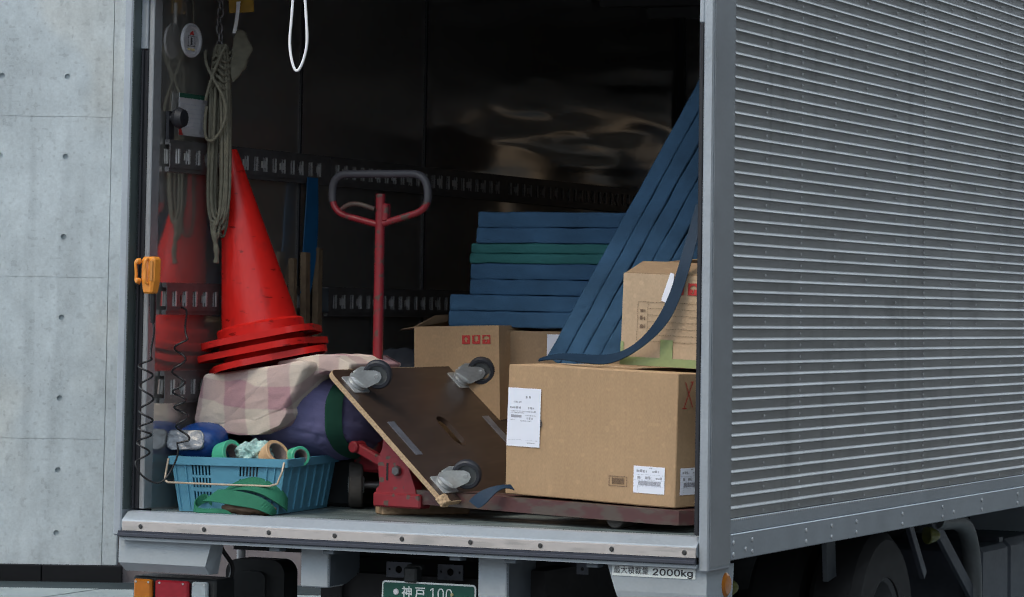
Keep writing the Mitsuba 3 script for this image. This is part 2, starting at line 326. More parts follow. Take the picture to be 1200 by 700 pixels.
def kanji(chars, height, depth=0.001, bold=0.0, pitch=1.02):
    """lettering in the xy plane from stored outlines (em 128)"""
    out = []; s = height / 112.0
    for i, ch in enumerate(chars):
        for pl in GLYPH[ch].split('|'):
            rings = [[tuple(map(float, q.split())) for q in r.split(',')] for r in pl.split(';')]
            g = Polygon(rings[0], rings[1:]).buffer(0)
            if bold: g = g.buffer(bold)
            out.append(affinity.affine_transform(g, [s, 0, 0, s, i * 128 * s * pitch, 12 * s]))
    return extr(unary_union(out), depth)

# ------------------------------------------------------------------ the setting
struct('ground', trimesh.creation.box(extents=(160, 160, 0.1), transform=trimesh.transformations.translation_matrix([0, 0, -0.05])), 'asphalt', 'dark asphalt yard under and behind the truck')
WO = np.array([-5.85, 6.066, 0.0]); WE = np.array([0.9143, 0.4050, 0.0])          # right end of the concrete wall, direction along it
WM = frame(WO, WE, (0, 0, 1))                                                      # local: x along the wall (negative = left), y into the wall, z up
# paving and gutter before the wall
struct('gutter', xf(box(-12, 8, -0.62, -0.06, 0, 0.008), WM), 'gutter_dark', 'dark wet gutter strip along the foot of the concrete wall')
struct('pavement', xf(box(-12, 8, -5.0, -0.62, -0.02, 0.004), WM), 'paving_pale', 'pale paving running along the concrete wall')
for i in range(9):
    for j in range(3):
        x0, y0 = -3.4 + i * 0.45, -0.64 - (j + 1) * 0.6
        q = Polygon([(x0 + 0.25 * 0, y0), (x0 + 0.44, y0), (x0 + 0.44 + 0.25, y0 + 0.59), (x0 + 0.25, y0 + 0.59)])
        q = affinity.translate(q, -0.25 * j, 0)
        part('pavement', 'slab', extr(q, 0.022 + 0.004 * RNG.random(), WM), 'paving_pale', smooth=False)

wall = thing('concrete_wall', 'bare fair-faced grey concrete wall with formwork joints and tie holes, left of the truck', 'wall')
PH = 0.911
def wall_panel(x0, x1, z0, z1):
    p = sbox(x0 + 0.0006, z0 + 0.0009, x1 - 0.0006, z1 - 0.0009)
    holes = [(hx, z0 + (z1 - z0) * f) for f in (0.25, 0.75) for hx in np.arange(-0.343 - 0.372 * 20, 0, 0.372) if x0 + 0.03 < hx < x1 - 0.03]
    for hx, hz in holes: p = p.difference(Point(hx, hz).buffer(0.0165, quad_segs=5))
    g = extr(p, 0.016, frame((0, 0, 0), (1, 0, 0), (0, -1, 0)))        # local x, z -> wall plane, thickness towards -y
    return g, holes
MW = WM.copy()
for zi in range(-1, 6):
    z0 = max(0.0, 0.805 + (zi - 1) * PH) if zi else 0.0
    if zi == -1: continue
    z1 = 0.805 + zi * PH
    for x0, x1 in ((-7.2, -5.4), (-5.4, -3.6), (-3.6, -1.8), (-1.8, -0.085)):
        g, holes = wall_panel(x0, x1, max(z0, 0.10), z1)
        part(wall, 'panel', xf(at(g, 0, 0, 0), WM), 'concrete_wall', smooth=False)
part(wall, 'core', xf(box(-7.2, -0.002, 0.0015, 0.05, 0.0, 5.4), WM), 'concrete_wall', smooth=False)
part(wall, 'corner_strip', xf(box(-0.083, 0.0, -0.0152, 0.0014, 0.10, 5.4, 0.003), WM), 'concrete_wall', smooth=False)
for x0, x1 in ((-3.9, -2.2), (-2.2, -0.415), (-0.415, 0.04)):
    part(wall, 'plinth_block', xf(box(x0, x1 - 0.004, -0.04, 0.0, 0.0, 0.10, 0.004), WM), 'plinth_black', smooth=False, label=None)
single('set_back_wall', cat(xf(box(-3.0, 6.0, 0.06, 14.0, 0.0, 5.2), WM)), 'return_wall', 'dull purple-grey wall set back behind the end of the pale concrete wall', 'wall', smooth=False)

# buildings across the yard and along the side street (behind and beside the camera): seen only in reflections
def facade(name, label, m, wallmat, w, h, d, nx, nz, ww, wh):
    b = thing(name, label, 'building')
    part(b, 'wall', xf(box(-w / 2, w / 2, 0, d, 0, h), m), wallmat, smooth=False)
    for i in range(nx):
        for j in range(nz):
            cx, cz = -w / 2 + (i + 0.5) * w / nx, (j + 0.55) * h / nz
            part(b, 'window', xf(box(cx - ww / 2, cx + ww / 2, -0.02, 0.06, cz - wh / 2, cz + wh / 2), m), 'window_dark', smooth=False)
facade('brown_building', 'brown brick-coloured building across the yard behind the camera', frame((-4, -30, 0), (-1, 0, 0)), 'facade_brown', 44, 9, 6, 9, 3, 2.2, 1.5)
part('brown_building', 'shopfront', xf(box(-21.8, 21.8, -0.10, -0.03, 0.0, 3.1), frame((-4, -30, 0), (-1, 0, 0))), 'window_dark', smooth=False)
facade('grey_building', 'weathered grey building along the right side of the yard', frame((6.4, 20, 0), (0, -1, 0)), 'facade_grey', 54, 10.5, 8, 15, 3, 1.6, 1.6)

# ------------------------------------------------------------------ the truck
truck = thing('box_truck', 'silver aluminium box truck with open rear doorway and ribbed side wall', 'truck')
YF, ZT, ZFL = 5.15, 3.03, 0.85
def P(name, mesh, m, smooth=30, **k): return part(truck, name, mesh, m, smooth, **k)
PITCH = 0.039
def ribbed(y0, y1, z0, n, dx):
    prof = []
    for i in range(n):
        q = z0 + i * PITCH
        prof += [(-0.0065, q), (-0.0065, q + 0.0235), (-0.0058, q + 0.0252), (-0.0020, q + 0.0264), (0.0012, q + 0.0274), (0.0022, q + 0.0288), (0.0016, q + 0.0306), (-0.0002, q + 0.0330), (-0.0026, q + 0.0354), (-0.0048, q + 0.0374), (-0.0065, q + 0.0388)]
    prof.append((-0.0065, z0 + n * PITCH))
    poly = Polygon(prof + [(-0.014, z0 + n * PITCH), (-0.014, z0)])
    g = extr(poly, y1 - y0, np.array([[1, 0, 0, dx], [0, 0, 1, y0], [0, 1, 0, 0], [0, 0, 0, 1.0]]))
    g.fix_normals(); return g
ZR0, NR = 0.905, 52
seams = [0.205, 0.892, 2.336, 3.78, YF + 0.05]
for i, (a, b) in enumerate(zip(seams[:-1], seams[1:])):
    P('side_sheet', ribbed(a, b + 0.006, ZR0, NR, -0.001 - 0.0012 * (i % 2)), 'side_alu', smooth=40)
dome = trimesh.convex.convex_hull(np.array([[0.0035, 0, 0]] + [[r * 0, math.cos(t) * 0.0058, math.sin(t) * 0.0058] for r in (0,) for t in np.linspace(0, 2 * np.pi, 7)[:-1]] + [[-0.002, math.cos(t) * 0.0058, math.sin(t) * 0.0058] for t in np.linspace(0, 2 * np.pi, 7)[:-1]]))
riv = []
for k in range(13):
    y = 0.531 + 0.361 * k; seam = (k % 4 == 1)
    for i in range(NR):
        if seam or i % 2 == 0: riv.append(at(dome, -0.0062 - 0.0002 * (k % 2), y, ZR0 + i * PITCH + 0.012))
for i in range(150): riv.append(at(dome, -0.0012, 0.23 + 0.0185 * i * (1 if i % 6 else 1), 0.898))
P('side_rivets', cat(*riv), 'rivet_metal', smooth=False, kind='stuff')
P('side_rail', cat(box(-0.05, 0.004, 0.2, YF + 0.05, 0.77, 0.855, 0.003), box(-0.05, 0.0, 0.2, YF + 0.05, 0.856, 0.903, 0.002)), 'rail_paint', smooth=False)
rv = cyl(0.0075, (0.003, 0, 0), (0.0085, 0, 0), 8, 0.002)
for y in (0.217, 0.395, 0.936, 1.211, 1.49, 2.043, 2.565, 3.117, 3.661):
    for z in (0.789, 0.827): P('side_rail__rivet', at(rv, 0, y, z), 'rivet_metal')
for y in (0.335, 2.72, 3.9): P('side_rail__rivet', at(rv, -0.001, y, 0.80), 'rivet_metal')
# rear frame
P('corner_post', box(-0.034, 0.0, 0, 0.2, 0.745, 3.0, 0.005), 'frame_alu', smooth=False)
P('corner_post', box(-2.2, -2.168, 0, 0.2, 0.745 + 0.025, 3.0, 0.005), 'frame_alu', smooth=False)
P('post_cover', box(0.0005, 0.0025, 0.012, 0.196, 0.76, 3.0), 'post_side_alu', smooth=False)
P('post_inner_face', box(-2.1675, -2.1655, 0.008, 0.058, 0.86, 2.66), 'post_inner', smooth=False)
P('door_seal', cat(box(-2.1645, -2.137, 0.06, 0.10, 0.86, 2.46, 0.003), box(-2.158, -2.150, 0.048, 0.062, 0.86, 2.46, 0.003)), 'rubber_black', smooth=False)
P('door_seal', box(-0.051, -0.0355, 0.004, 0.05, 0.86, 2.50, 0.003), 'rubber_black', smooth=False)
P('guide_cover', box(-2.1665, -2.139, 0.056, 0.10, 2.462, 3.0, 0.003), 'frame_alu', smooth=False)
P('guide_cover', box(-0.052, -0.0355, 0.006, 0.05, 2.502, 3.0, 0.003), 'frame_alu', smooth=False)
P('inner_lip', box(-2.136, -2.116, 0.062, 0.12, 0.86, 3.0, 0.003), 'post_side_alu', smooth=False)
P('inner_lip', box(-0.061, -0.053, 0.062, 0.12, 0.86, 3.0, 0.003), 'post_side_alu', smooth=False)
P('latch', box(-2.169, -2.1655, 0.010, 0.03, 1.24, 1.38), 'bracket_grey', smooth=False)
P('header', box(-2.168, -0.034, 0.01, 0.2, 2.665, 3.08, 0.004), 'frame_alu', smooth=False)
# sill
def yz(poly, x0, x1):
    g = extr(poly, x1 - x0, np.array([[0, 0, 1, x0], [1, 0, 0, 0], [0, 1, 0, 0], [0, 0, 0, 1.0]])); g.fix_normals(); return g
P('sill', yz(Polygon([(-0.012, 0.80), (-0.012, 0.823), (-0.008, 0.827), (0.028, 0.853), (0.055, 0.856), (0.075, 0.852), (0.075, 0.79), (0.0, 0.79)]), -2.158, -0.036), 'frame_alu', smooth=False)
P('sill__rivet_strip', yz(Polygon([(-0.018, 0.7905), (-0.018, 0.8205), (-0.015, 0.8225), (-0.0125, 0.8225), (-0.0125, 0.7905)]), -2.152, -0.036), 'rivet_strip', smooth=False)
P('sill__rubber', yz(Polygon([(-0.02, 0.7685), (-0.026, 0.772), (-0.026, 0.780), (-0.021, 0.7825), (-0.022, 0.789), (-0.01, 0.7895), (-0.01, 0.7685)]), -2.166, -0.036), 'rubber_blue', smooth=False)
P('sill__flange', yz(Polygon([(-0.012, 0.757), (-0.012, 0.7675), (0.06, 0.7675), (0.06, 0.757)]), -2.166, -0.036), 'bumper_paint', smooth=False)
sc = cat(cyl(0.0085, (0, -0.0175, 0), (0, -0.0215, 0), 10, 0.002), cyl(0.004, (0.001, -0.0212, 0.0), (0.001, -0.0228, 0.0), 6))
for i in range(9):
    P('sill__screw', at(sc, -2.078 + 0.2505 * i, 0, 0.8065), 'screw_dark')
# load floor and inner walls
for i in range(9):
    y0 = 0.076 + i * 0.565
    P('floor_board', box(-2.13, -0.05, y0, y0 + 0.563, 0.80, ZFL, 0.0015), 'floor_ply', smooth=False)
def waves(a, b, seed):
    q = np.stack([a * 0.45, b * 3.6 + 0.5 * np.sin(a * 1.3), a * 0 + seed], -1); r = np.stack([a * 1.6, b * 13.0, a * 0 + seed + 5], -1)
    return 0.008 * (meshkit.fbm(q, 2, seed) - 0.5) + 0.0030 * (meshkit.fbm(r, 2, seed + 3) - 0.5)
def wavy(u0, u1, v0, v1, put, seed):
    """a sheet with real dents; put(u, v, d) -> xyz, d = depth of the dent"""
    nu, nv = max(4, int((u1 - u0) / 0.03)), int((v1 - v0) / 0.02)
    U, V = np.meshgrid(np.linspace(u0, u1, nu), np.linspace(v0, v1, nv), indexing='ij')
    edge = np.clip(np.minimum(np.minimum(U - u0, u1 - U), np.minimum(V - v0, v1 - V)) / 0.06, 0, 1)
    D = waves(U, V, seed) * (0.25 + 0.75 * edge)
    vv = put(U, V, D).reshape(-1, 3); i, j = np.meshgrid(np.arange(nu - 1), np.arange(nv - 1), indexing='ij'); a = i * nv + j
    return vv, np.stack([a, a + nv, a + nv + 1, a + 1], -1).reshape(-1, 4)
ys = [0.12, 1.161, 2.249, YF]
for k, (a, b) in enumerate(zip(ys[:-1], ys[1:])):
    P('wall_panel', wavy(a + 0.002, b - 0.002, ZFL, ZT, lambda u, v, d: np.stack([-2.12 + d, u, v], -1), 11 + k), 'inner_metal', smooth=True)
    P('wall_panel', wavy(a + 0.002, b - 0.002, ZFL, ZT, lambda u, v, d: np.stack([-0.06 - d, u, v], -1), 31 + k), 'inner_metal', smooth=True)
    if k: P('panel_joint', cat(box(-2.124, -2.112, a - 0.006, a + 0.006, ZFL, ZT)), 'rubber_black', smooth=False)
for k, (a, b) in enumerate(((-2.115, -1.09), (-1.09, -0.065))):
    P('bulkhead_panel', wavy(a + 0.002, b - 0.002, ZFL, ZT, lambda u, v, d: np.stack([u, YF - 0.01 - d, v], -1), 51 + k), 'inner_metal', smooth=True)
P('corner_bead', cat(box(-2.12, -2.09, YF - 0.04, YF - 0.012, ZFL, ZT)), 'rubber_black', smooth=False)
P('shell', cat(box(-2.199, -2.135, 0.2, YF + 0.05, 0.77, 3.08), box(-0.052, -0.016, 0.2, YF + 0.05, 0.905, 3.08), box(-2.199, -0.016, YF + 0.005, YF + 0.07, 0.77, 3.08), box(-2.199, -0.016, 0.2, YF + 0.05, ZT + 0.003, 3.10)), 'ceiling_metal', smooth=False)
for i in range(22):
    P('roller_door__slat', box(-2.10, -0.085, 0.26 + i * 0.088, 0.26 + i * 0.088 + 0.083, 2.745 + 0.0098 * i - 0.003 * (i % 2), 2.760 + 0.0098 * i, 0.004), 'slat_white', smooth=False)
for i in range(4, 8): P('roof_bow', box(-2.10, -0.08, 0.45 + i * 0.6, 0.50 + i * 0.6, ZT - 0.05, ZT), 'ceiling_metal', smooth=False)
# lashing rails: pressed channels with slots
def rail(zc, hgt, y0, y1, side):
    p = sbox(y0, -hgt / 2, y1, hgt / 2); sl = []
    y = y0 + 0.045; k = 0
    while y < y1 - 0.05:
        s = [sbox(y - 0.009, -hgt * 0.31, y + 0.009, hgt * 0.31)]
        if k % 2: s.append(sbox(y - 0.026, -0.013, y + 0.026, 0.013))
        sl += s; y += 0.0715; k += 1
    p = p.difference(unary_union(sl))
    face = extr(p, 0.004); fl = cat(box(y0, y1, -hgt / 2 - 0.014, -hgt / 2 + 0.003, -0.018, 0.0), box(y0, y1, hgt / 2 - 0.003, hgt / 2 + 0.014, -0.018, 0.0))
    g = cat(face, fl)
    ribs = [box(yy + 0.0095, yy + 0.0185, -hgt * 0.31, hgt * 0.31, -0.010, 0.0075) for yy in np.arange(y0 + 0.045, y1 - 0.05, 0.0715)]
    ribs = cat(*ribs)
    m = np.array([[0, 0, 1, -2.096], [1, 0, 0, 0], [0, 1, 0, zc], [0, 0, 0, 1.0]]) if side < 0 else np.array([[0, 0, -1, -0.084], [1, 0, 0, 0], [0, 1, 0, zc], [0, 0, 0, 1.0]])
    g = xf(g, m); g.fix_normals(); ribs = xf(ribs, m); ribs.fix_normals(); return g, ribs
for zc, hh in ((2.093, 0.085), (1.59, 0.085), (1.28, 0.085)):
    for a, b in ((0.15, 1.37), (1.375, 3.0), (3.005, 5.1)):
        if zc == 1.59 and a == 0.15: b = 1.27
        g, rb_ = rail(zc, hh, a, b, -1)
        kk = P('lashing_rail', g, 'rail_steel', smooth=False)
        part(truck, kk.split('__')[1] + '__slot_edges', rb_, 'slot_edge', smooth=False, kind='stuff')
    P('lashing_rail', rail(zc, hh, 0.15, 5.1, 1)[0], 'rail_steel', smooth=False)
P('rail_end_plate', box(-2.102, -2.09, 1.278, 1.372, 1.548, 1.642, 0.003), 'bracket_grey', smooth=False, label='plain grey plate closing the gap in the middle lashing rail')
# under the sill
brL = Polygon([(0.02, 0.757), (0.02, 0.677), (0.05, 0.647), (0.11, 0.647), (0.11, 0.757)])
b = yz(brL, -2.186, -1.842); v = b.vertices.copy(); f_ = np.clip((v[:, 2] - 0.677) / 0.08, -0.4, 1); v[:, 0] += np.where(v[:, 0] > -2, 0.022 * np.maximum(f_, 0), 0) + np.where((v[:, 0] < -2.1) & (v[:, 2] < 0.66), 0.012, 0) ; b.vertices = v
P('corner_bracket', b, 'bumper_paint', smooth=False)
brR = Polygon([(0.02, 0.757), (0.02, 0.672), (0.035, 0.60), (0.25, 0.60), (0.27, 0.757)])
b = yz(brR, -0.355, -0.012); v = b.vertices.copy(); v[:, 0] += np.where(v[:, 0] < -0.2, (0.757 - v[:, 2]) * 0.33, 0); b.vertices = v
P('corner_bracket', b, 'bumper_paint', smooth=False)
P('load_label', box(-0.337, -0.049, 0.0165, 0.0195, 0.7195, 0.7525, 0.0008), 'plate_white', smooth=False, label='white label stating the maximum load in bold black letters')
XZ = lambda x, y, z: np.array([[1, 0, 0, x], [0, 0, -1, y], [0, 1, 0, z], [0, 0, 0, 1.0]])     # lettering plane facing the rear (-y)
k1 = kanji('最大積載量', 0.0225, 0.0008, 0.3)
w = k1.bounds[1][0] - k1.bounds[0][0]; k1.apply_scale([0.120 / w, 1, 1])
k2 = meshkit.text_mesh('2000kg', 0.0205, 0.0008, bold=True); w = k2.bounds[1][0] - k2.bounds[0][0]; k2.apply_scale([0.138 / w, 1, 1])
P('load_label__lettering', cat(xf(k1, XZ(-0.331, 0.0166, 0.7275)), xf(k2, XZ(-0.199, 0.0166, 0.7275))), 'print_black', smooth=False)
P('side_reflector', cat(lathe([[0, 0.010], [0.022, 0.008], [0.03, 0.0]], n=24).apply_transform(np.array([[0, 0, 1, -0.012], [1.35, 0, 0, 0.198], [0, 1.35, 0, 0.692], [0, 0, 0, 1.0]]))), 'lens_amber', label='oval amber reflector on the right corner bracket')
for i, x0 in enumerate((-1.505, -0.842)):
    P('guard_post', cat(box(x0, x0 + 0.105, 0.08, 0.20, 0.622 if i == 0 else 0.45, 0.756, 0.004)), 'bumper_paint', smooth=False)
    P('guard_post__side_plate', yz(Polygon([(0.082, 0.752), (0.30, 0.752), (0.30, 0.66), (0.20, 0.628 if i == 0 else 0.50), (0.082, 0.628 if i == 0 else 0.46)]), x0 + 0.1055, x0 + 0.112), 'bracket_grey', smooth=False)
for x in (-1.565, -1.36, -0.89, -0.69, -0.40): P('hanger_clip', box(x - 0.02, x + 0.02, 0.0, 0.05, 0.742, 0.7565, 0.002), 'bracket_grey', smooth=False)
# tail lamp
P('tail_lamp__housing', box(-2.165, -1.835, 0.085, 0.22, 0.44, 0.628, 0.006), 'plastic_black', smooth=False)
for x0, x1, m, nm in ((-2.150, -2.079, 'lens_amber', 'amber_lens'), (-2.065, -1.932, 'lens_red', 'red_lens'), (-1.920, -1.858, 'lens_clear', 'clear_lens')):
    P('tail_lamp__' + nm, box(x0, x1, 0.062, 0.084, 0.45, 0.619, 0.006), m, smooth=False)
    for xx in ((x0 + x1) / 2 - 0.35 * (x1 - x0), (x0 + x1) / 2 + 0.35 * (x1 - x0)): P('tail_lamp__screw', cyl(0.004, (xx, 0.063, 0.610), (xx, 0.060, 0.610), 8), 'zinc')
# licence plate
pm = lambda x, z: XZ(x, 0.2, z)
plate = sbox(-0.175, -0.0825, 0.175, 0.0825).buffer(-0.014).buffer(0.014)
P('licence_plate', extr(plate, 0.003, XZ(-1.054, 0.150, 0.570)), 'plate_white', smooth=False, label='green licence plate with white border and lettering')
P('licence_plate__field', extr(plate.buffer(-0.006), 0.002, XZ(-1.054, 0.147, 0.570)), 'plate_green', smooth=False)
lt = kanji('神戸', 0.036, 0.0012, 2.2, 1.18); d1 = meshkit.text_mesh('100', 0.037, 0.0012); d1.apply_scale([0.92, 1, 1])
P('licence_plate__lettering', cat(xf(lt, XZ(-1.154, 0.1452, 0.598)), xf(d1, XZ(-1.053, 0.1452, 0.598))), 'plate_white', smooth=False)
P('licence_plate__bolt', cyl(0.0105, (-1.174, 0.146, 0.6165), (-1.174, 0.139, 0.6165), 16, 0.003), 'cord_white')
P('licence_plate__bolt', cyl(0.006, (-0.966, 0.146, 0.6165), (-0.966, 0.141, 0.6165), 12, 0.002), 'bolt_yellow')
P('plate_lamp', cat(box(-1.142, -1.094, 0.13, 0.18, 0.650, 0.702, 0.006), box(-1.146, -1.09, 0.16, 0.19, 0.69, 0.708, 0.004)), 'plastic_black', smooth=False)
for x0 in (-1.262, -1.068):
    pl = sbox(0, 0, 0.094, 0.052).difference(unary_union([Point(0.047, 0.027).buffer(0.0125), Point(0.012, 0.027).buffer(0.004), Point(0.082, 0.027).buffer(0.004)]))
    P('hitch_plate', extr(pl, 0.006, XZ(x0, 0.25, 0.659 - 0.004)), 'steel_blue_grey', smooth=False)
P('hitch_plate', extr(sbox(0, 0, 0.04, 0.045).difference(Point(0.02, 0.018).buffer(0.006)), 0.005, XZ(-0.545, 0.22, 0.70)), 'steel_blue_grey', smooth=False)
# chassis, axle, wheels, guards
P('chassis_rail', cat(box(-1.52, -1.44, 0.26, 7.0, 0.50, 0.70), box(-0.76, -0.68, 0.26, 7.0, 0.50, 0.70), box(-1.52, -0.68, 0.28, 0.36, 0.52, 0.66), box(-1.44, -0.76, 1.5, 1.6, 0.5, 0.7)), 'chassis_black', smooth=False)
P('cross_beam', cat(*[box(-2.0, -0.45, 0.5 + 0.45 * i, 0.56 + 0.45 * i, 0.70, 0.80) for i in range(10)]), 'chassis_black', smooth=False)
P('axle', cyl(0.06, (-2.0, 2.05, 0.38), (-0.2, 2.05, 0.38), 16), 'chassis_black')
for side, xs in ((0, (-0.06, -0.30)), (1, (-2.14, -1.90))):
    for x in xs:
        x1 = x - 0.20 if side == 0 else x + 0.20
        ty = lathe([[0.20, 0.0], [0.34, 0.0], [0.375, 0.03], [0.385, 0.1], [0.375, 0.17], [0.34, 0.20], [0.20, 0.20], [0.20, 0.0]], n=48)
        s = 1 if side == 0 else -1
        mm = np.array([[0, 0, s, min(x, x1) if side == 0 else max(x, x1)], [1, 0, 0, 2.05], [0, 1, 0, 0.385], [0, 0, 0, 1.0]])
        P('wheel__tyre', xf(ty, mm), 'tyre_black')
        rm = lathe([[0.0, 0.12], [0.09, 0.12], [0.10, 0.10], [0.17, 0.10], [0.185, 0.18], [0.205, 0.195], [0.205, 0.02], [0.0, 0.02]], n=40)
        P('wheel__rim', xf(rm, mm), 'steel_grey')
P('mud_guard', extr(sbox(0, 0, 0.235, 0.36).buffer(-0.05).buffer(0.05), 0.10, XZ(-1.985, 0.52, 0.315)), 'plastic_black', smooth=40)
P('mud_guard__rib', extr(sbox(0, 0, 0.13, 0.30).buffer(-0.03).buffer(0.03), 0.012, XZ(-1.95, 0.42, 0.335)), 'plastic_black', smooth=40)
P('white_pipe', cyl(0.016, (-2.024, 0.60, 0.40), (-2.024, 0.60, 0.80), 14), 'cord_white')
P('hose', tube(spline([(-1.885, 0.2, 0.77), (-1.872, 0.22, 0.70), (-1.865, 0.25, 0.66), (-1.875, 0.25, 0.615), (-1.92, 0.24, 0.60)], 30), 0.008, 8), 'hose_black')
def bar(p0, p1, w, t, m, nm='brace'):
    p0, p1 = np.array(p0), np.array(p1); L = np.linalg.norm(p1 - p0)
    P(nm, xf(box(0, L, -w / 2, w / 2, -t / 2, t / 2, 0.002), frame(p0, p1 - p0, np.cross(p1 - p0, [1.0, 0, 0]))), m, smooth=False)
bar((-0.12, 2.16, 0.79), (-0.12, 1.66, 0.42), 0.02, 0.045, 'steel_grey')
bar((-0.10, 2.43, 0.79), (-0.10, 2.66, 0.55), 0.02, 0.042, 'steel_blue_grey')
bar((-0.14, 2.84, 0.79), (-0.14, 3.50, 0.40), 0.02, 0.06, 'steel_blue_grey')
bar((-0.16, 1.66, 0.79), (-0.16, 1.685, 0.60), 0.02, 0.10, 'bracket_grey', 'flat_hanger')
P('guard_pipe', tube(spline([(-0.14, 2.95, 0.75), (-0.14, 3.20, 0.735), (-0.14, 3.42, 0.66), (-0.14, 3.49, 0.52), (-0.14, 3.49, 0.30)], 40), 0.038, 14), 'steel_grey')
for yy, zz in ((0.50, 0.655), (2.83, 0.695)):
    P('marker_lamp', lathe([[0, 0.062], [0.010, 0.060], [0.018, 0.054], [0.027, 0.038], [0.036, 0.006], [0.034, 0], [0, 0]], frame((-0.14, yy, zz), (0.0, 0.0, -1), (0.62, 0.78, 0.05)), 24), 'lens_lime', label='small lime yellow marker lamp under the side rail')
P('guard_panel', box(-2.15, -2.11, 3.0, 5.0, 0.30, 0.76), 'chassis_black', smooth=False)
P('cab', box(-2.05, -0.15, 5.32, 6.9, 0.32, 2.5, 0.06), 'frame_alu', smooth=False)
P('cab__skirt', box(-2.0, -0.2, 5.33, 6.85, 0.2, 0.319), 'chassis_black', smooth=False)
P('gearbox', box(-1.40, -0.80, 2.6, 5.3, 0.30, 0.55, 0.05), 'chassis_black', smooth=False)
P('tool_box', cat(box(-0.60, -0.12, 3.56, 3.98, 0.24, 0.60, 0.02), box(-0.60, -0.13, 4.02, 4.6, 0.24, 0.61, 0.03), box(-0.60, -0.16, 3.97, 4.03, 0.24, 0.62)), 'steel_blue_grey', smooth=False)

# ------------------------------------------------------------------ cargo: traffic cones (three, nested)
base = sbox(-0.205, -0.205, 0.205, 0.205).buffer(-0.10).buffer(0.10)
ring_ = base.difference(Point(0, 0).buffer(0.152, quad_segs=12))
cone_body = lathe([[0.150, 0.012], [0.158, 0.016], [0.158, 0.048], [0.152, 0.054], [0.137, 0.058], [0.131, 0.10], [0.044, 0.60], [0.032, 0.672], [0.027, 0.690], [0.020, 0.692], [0.018, 0.688], [0.036, 0.60], [0.124, 0.10], [0.131, 0.054], [0.145, 0.046], [0.146, 0.012], [0.150, 0.012]], n=56)
flange = cat(extr(base.difference(Point(0, 0).buffer(0.148, quad_segs=12)), 0.014, np.eye(4)))
flange = cat(flange, extr(base.difference(base.buffer(-0.008)), 0.010, frame((0, 0, -0.009))))
cone_axis = np.array([-0.145, -0.02, 0.70]); cone_axis /= np.linalg.norm(cone_axis)
CB = np.array([-1.917, 0.53, 1.452])
cone_names = ('upright red traffic cone, topmost of the nested stack on the checked blanket', 'red traffic cone in the middle of the nested stack, only its flange showing', 'bottom red traffic cone of the nested stack, flange resting on the checked blanket')
for i in range(3):
    k = thing('traffic_cone', cone_names[i], 'traffic cone', 'nested red traffic cones')
    th = (0.35, 0.12, 0.62)[i]; tl = (0, 0.01, -0.025)[i]
    ax = cone_axis + np.array([tl, 0, 0])
    m = frame(CB - cone_axis * 0.043 * i + np.array([(0, -0.004, 0.004)[i], 0, 0]), (math.cos(th), math.sin(th), 0.0), ax)
    m2 = frame(m[:3, 3], np.cross((0, 1, 0), ax), ax) @ np.block([[R2(th), np.zeros((2, 2))], [np.zeros((2, 2)), np.eye(2)]])
    part(k, 'body', xf(cone_body if i == 0 else lathe([[0.150, 0.012], [0.158, 0.016], [0.152, 0.040], [0.137, 0.046], [0.128, 0.09], [0.042, 0.58], [0.036, 0.57], [0.120, 0.09], [0.146, 0.03], [0.146, 0.012], [0.150, 0.012]], n=40), m2), 'cone_red', smooth=35)
    part(k, 'base_flange', xf(flange, m2), 'cone_red', smooth=30)

# checked blanket folded over the quilt
def pillow(outline, y0, y1, r, bulge=0.02, n=170, seed=0, wr=0.006):
    """a soft closed body: outline in x, z; rounded front and back; fine wrinkles"""
    p = Polygon(outline); p = p.buffer(-0.02, quad_segs=6).buffer(0.02, quad_segs=6) if r > 0.012 else p.buffer(-0.008).buffer(0.008)
    ring = p.exterior; q = np.array([ring.interpolate(t, normalized=True).coords[0] for t in np.linspace(0, 1, n, endpoint=False)])
    cen = np.array(p.representative_point().coords[0]) if not p.contains(p.centroid) else np.array(p.centroid.coords[0])
    rows = []
    for s_ in np.linspace(0.02, 1, 26)[:-1]: rows.append((s_ * (1 - r / 0.30), y0 - bulge * (1 - s_ ** 2)))
    for t in np.linspace(0, np.pi / 2, 7): rows.append((1 - r / 0.30 * (1 - math.sin(t)), y0 + r * (1 - math.cos(t))))
    for t in np.linspace(0, 1, 16)[1:]: rows.append((1.0, y0 + r + (y1 - y0 - r) * t))
    v = np.concatenate([np.column_stack([cen[0] + (q[:, 0] - cen[0]) * s_, np.full(n, y), cen[1] + (q[:, 1] - cen[1]) * s_]) for s_, y in rows] + [[[cen[0], y0 - bulge, cen[1]], [cen[0], y1, cen[1]]]])
    f = []; m_ = len(rows)
    for i in range(m_ - 1):
        for j in range(n):
            a, b2 = i * n + j, i * n + (j + 1) % n; f += [[a, b2, b2 + n], [a, b2 + n, a + n]]
    for j in range(n): f += [[m_ * n, (j + 1) % n, j], [m_ * n + 1, (m_ - 1) * n + j, (m_ - 1) * n + (j + 1) % n]]
    g = trimesh.Trimesh(v, f, process=False); g.fix_normals(); v = np.array(g.vertices); nn = np.array(g.vertex_normals)
    dr_ = np.column_stack([v[:, 0] * 0.8 + v[:, 2] * 0.6, v[:, 1], v[:, 2] * 0.8 - v[:, 0] * 0.6])
    w_ = -wr * 0.4 * (1 - np.abs(2 * meshkit.noise(dr_ * [6, 8, 13], seed + 9) - 1)) ** 5 + 2 * wr * (meshkit.fbm(dr_ * [5, 7, 16], 3, seed) - 0.5) + 0.014 * (meshkit.fbm(v * 6, 2, seed + 4) - 0.5)
    return trimesh.Trimesh(v + nn * w_[:, None], g.faces, process=False)
kb_ = thing('checked_blanket', 'pink and cream checked blanket folded thick under the traffic cones', 'blanket')
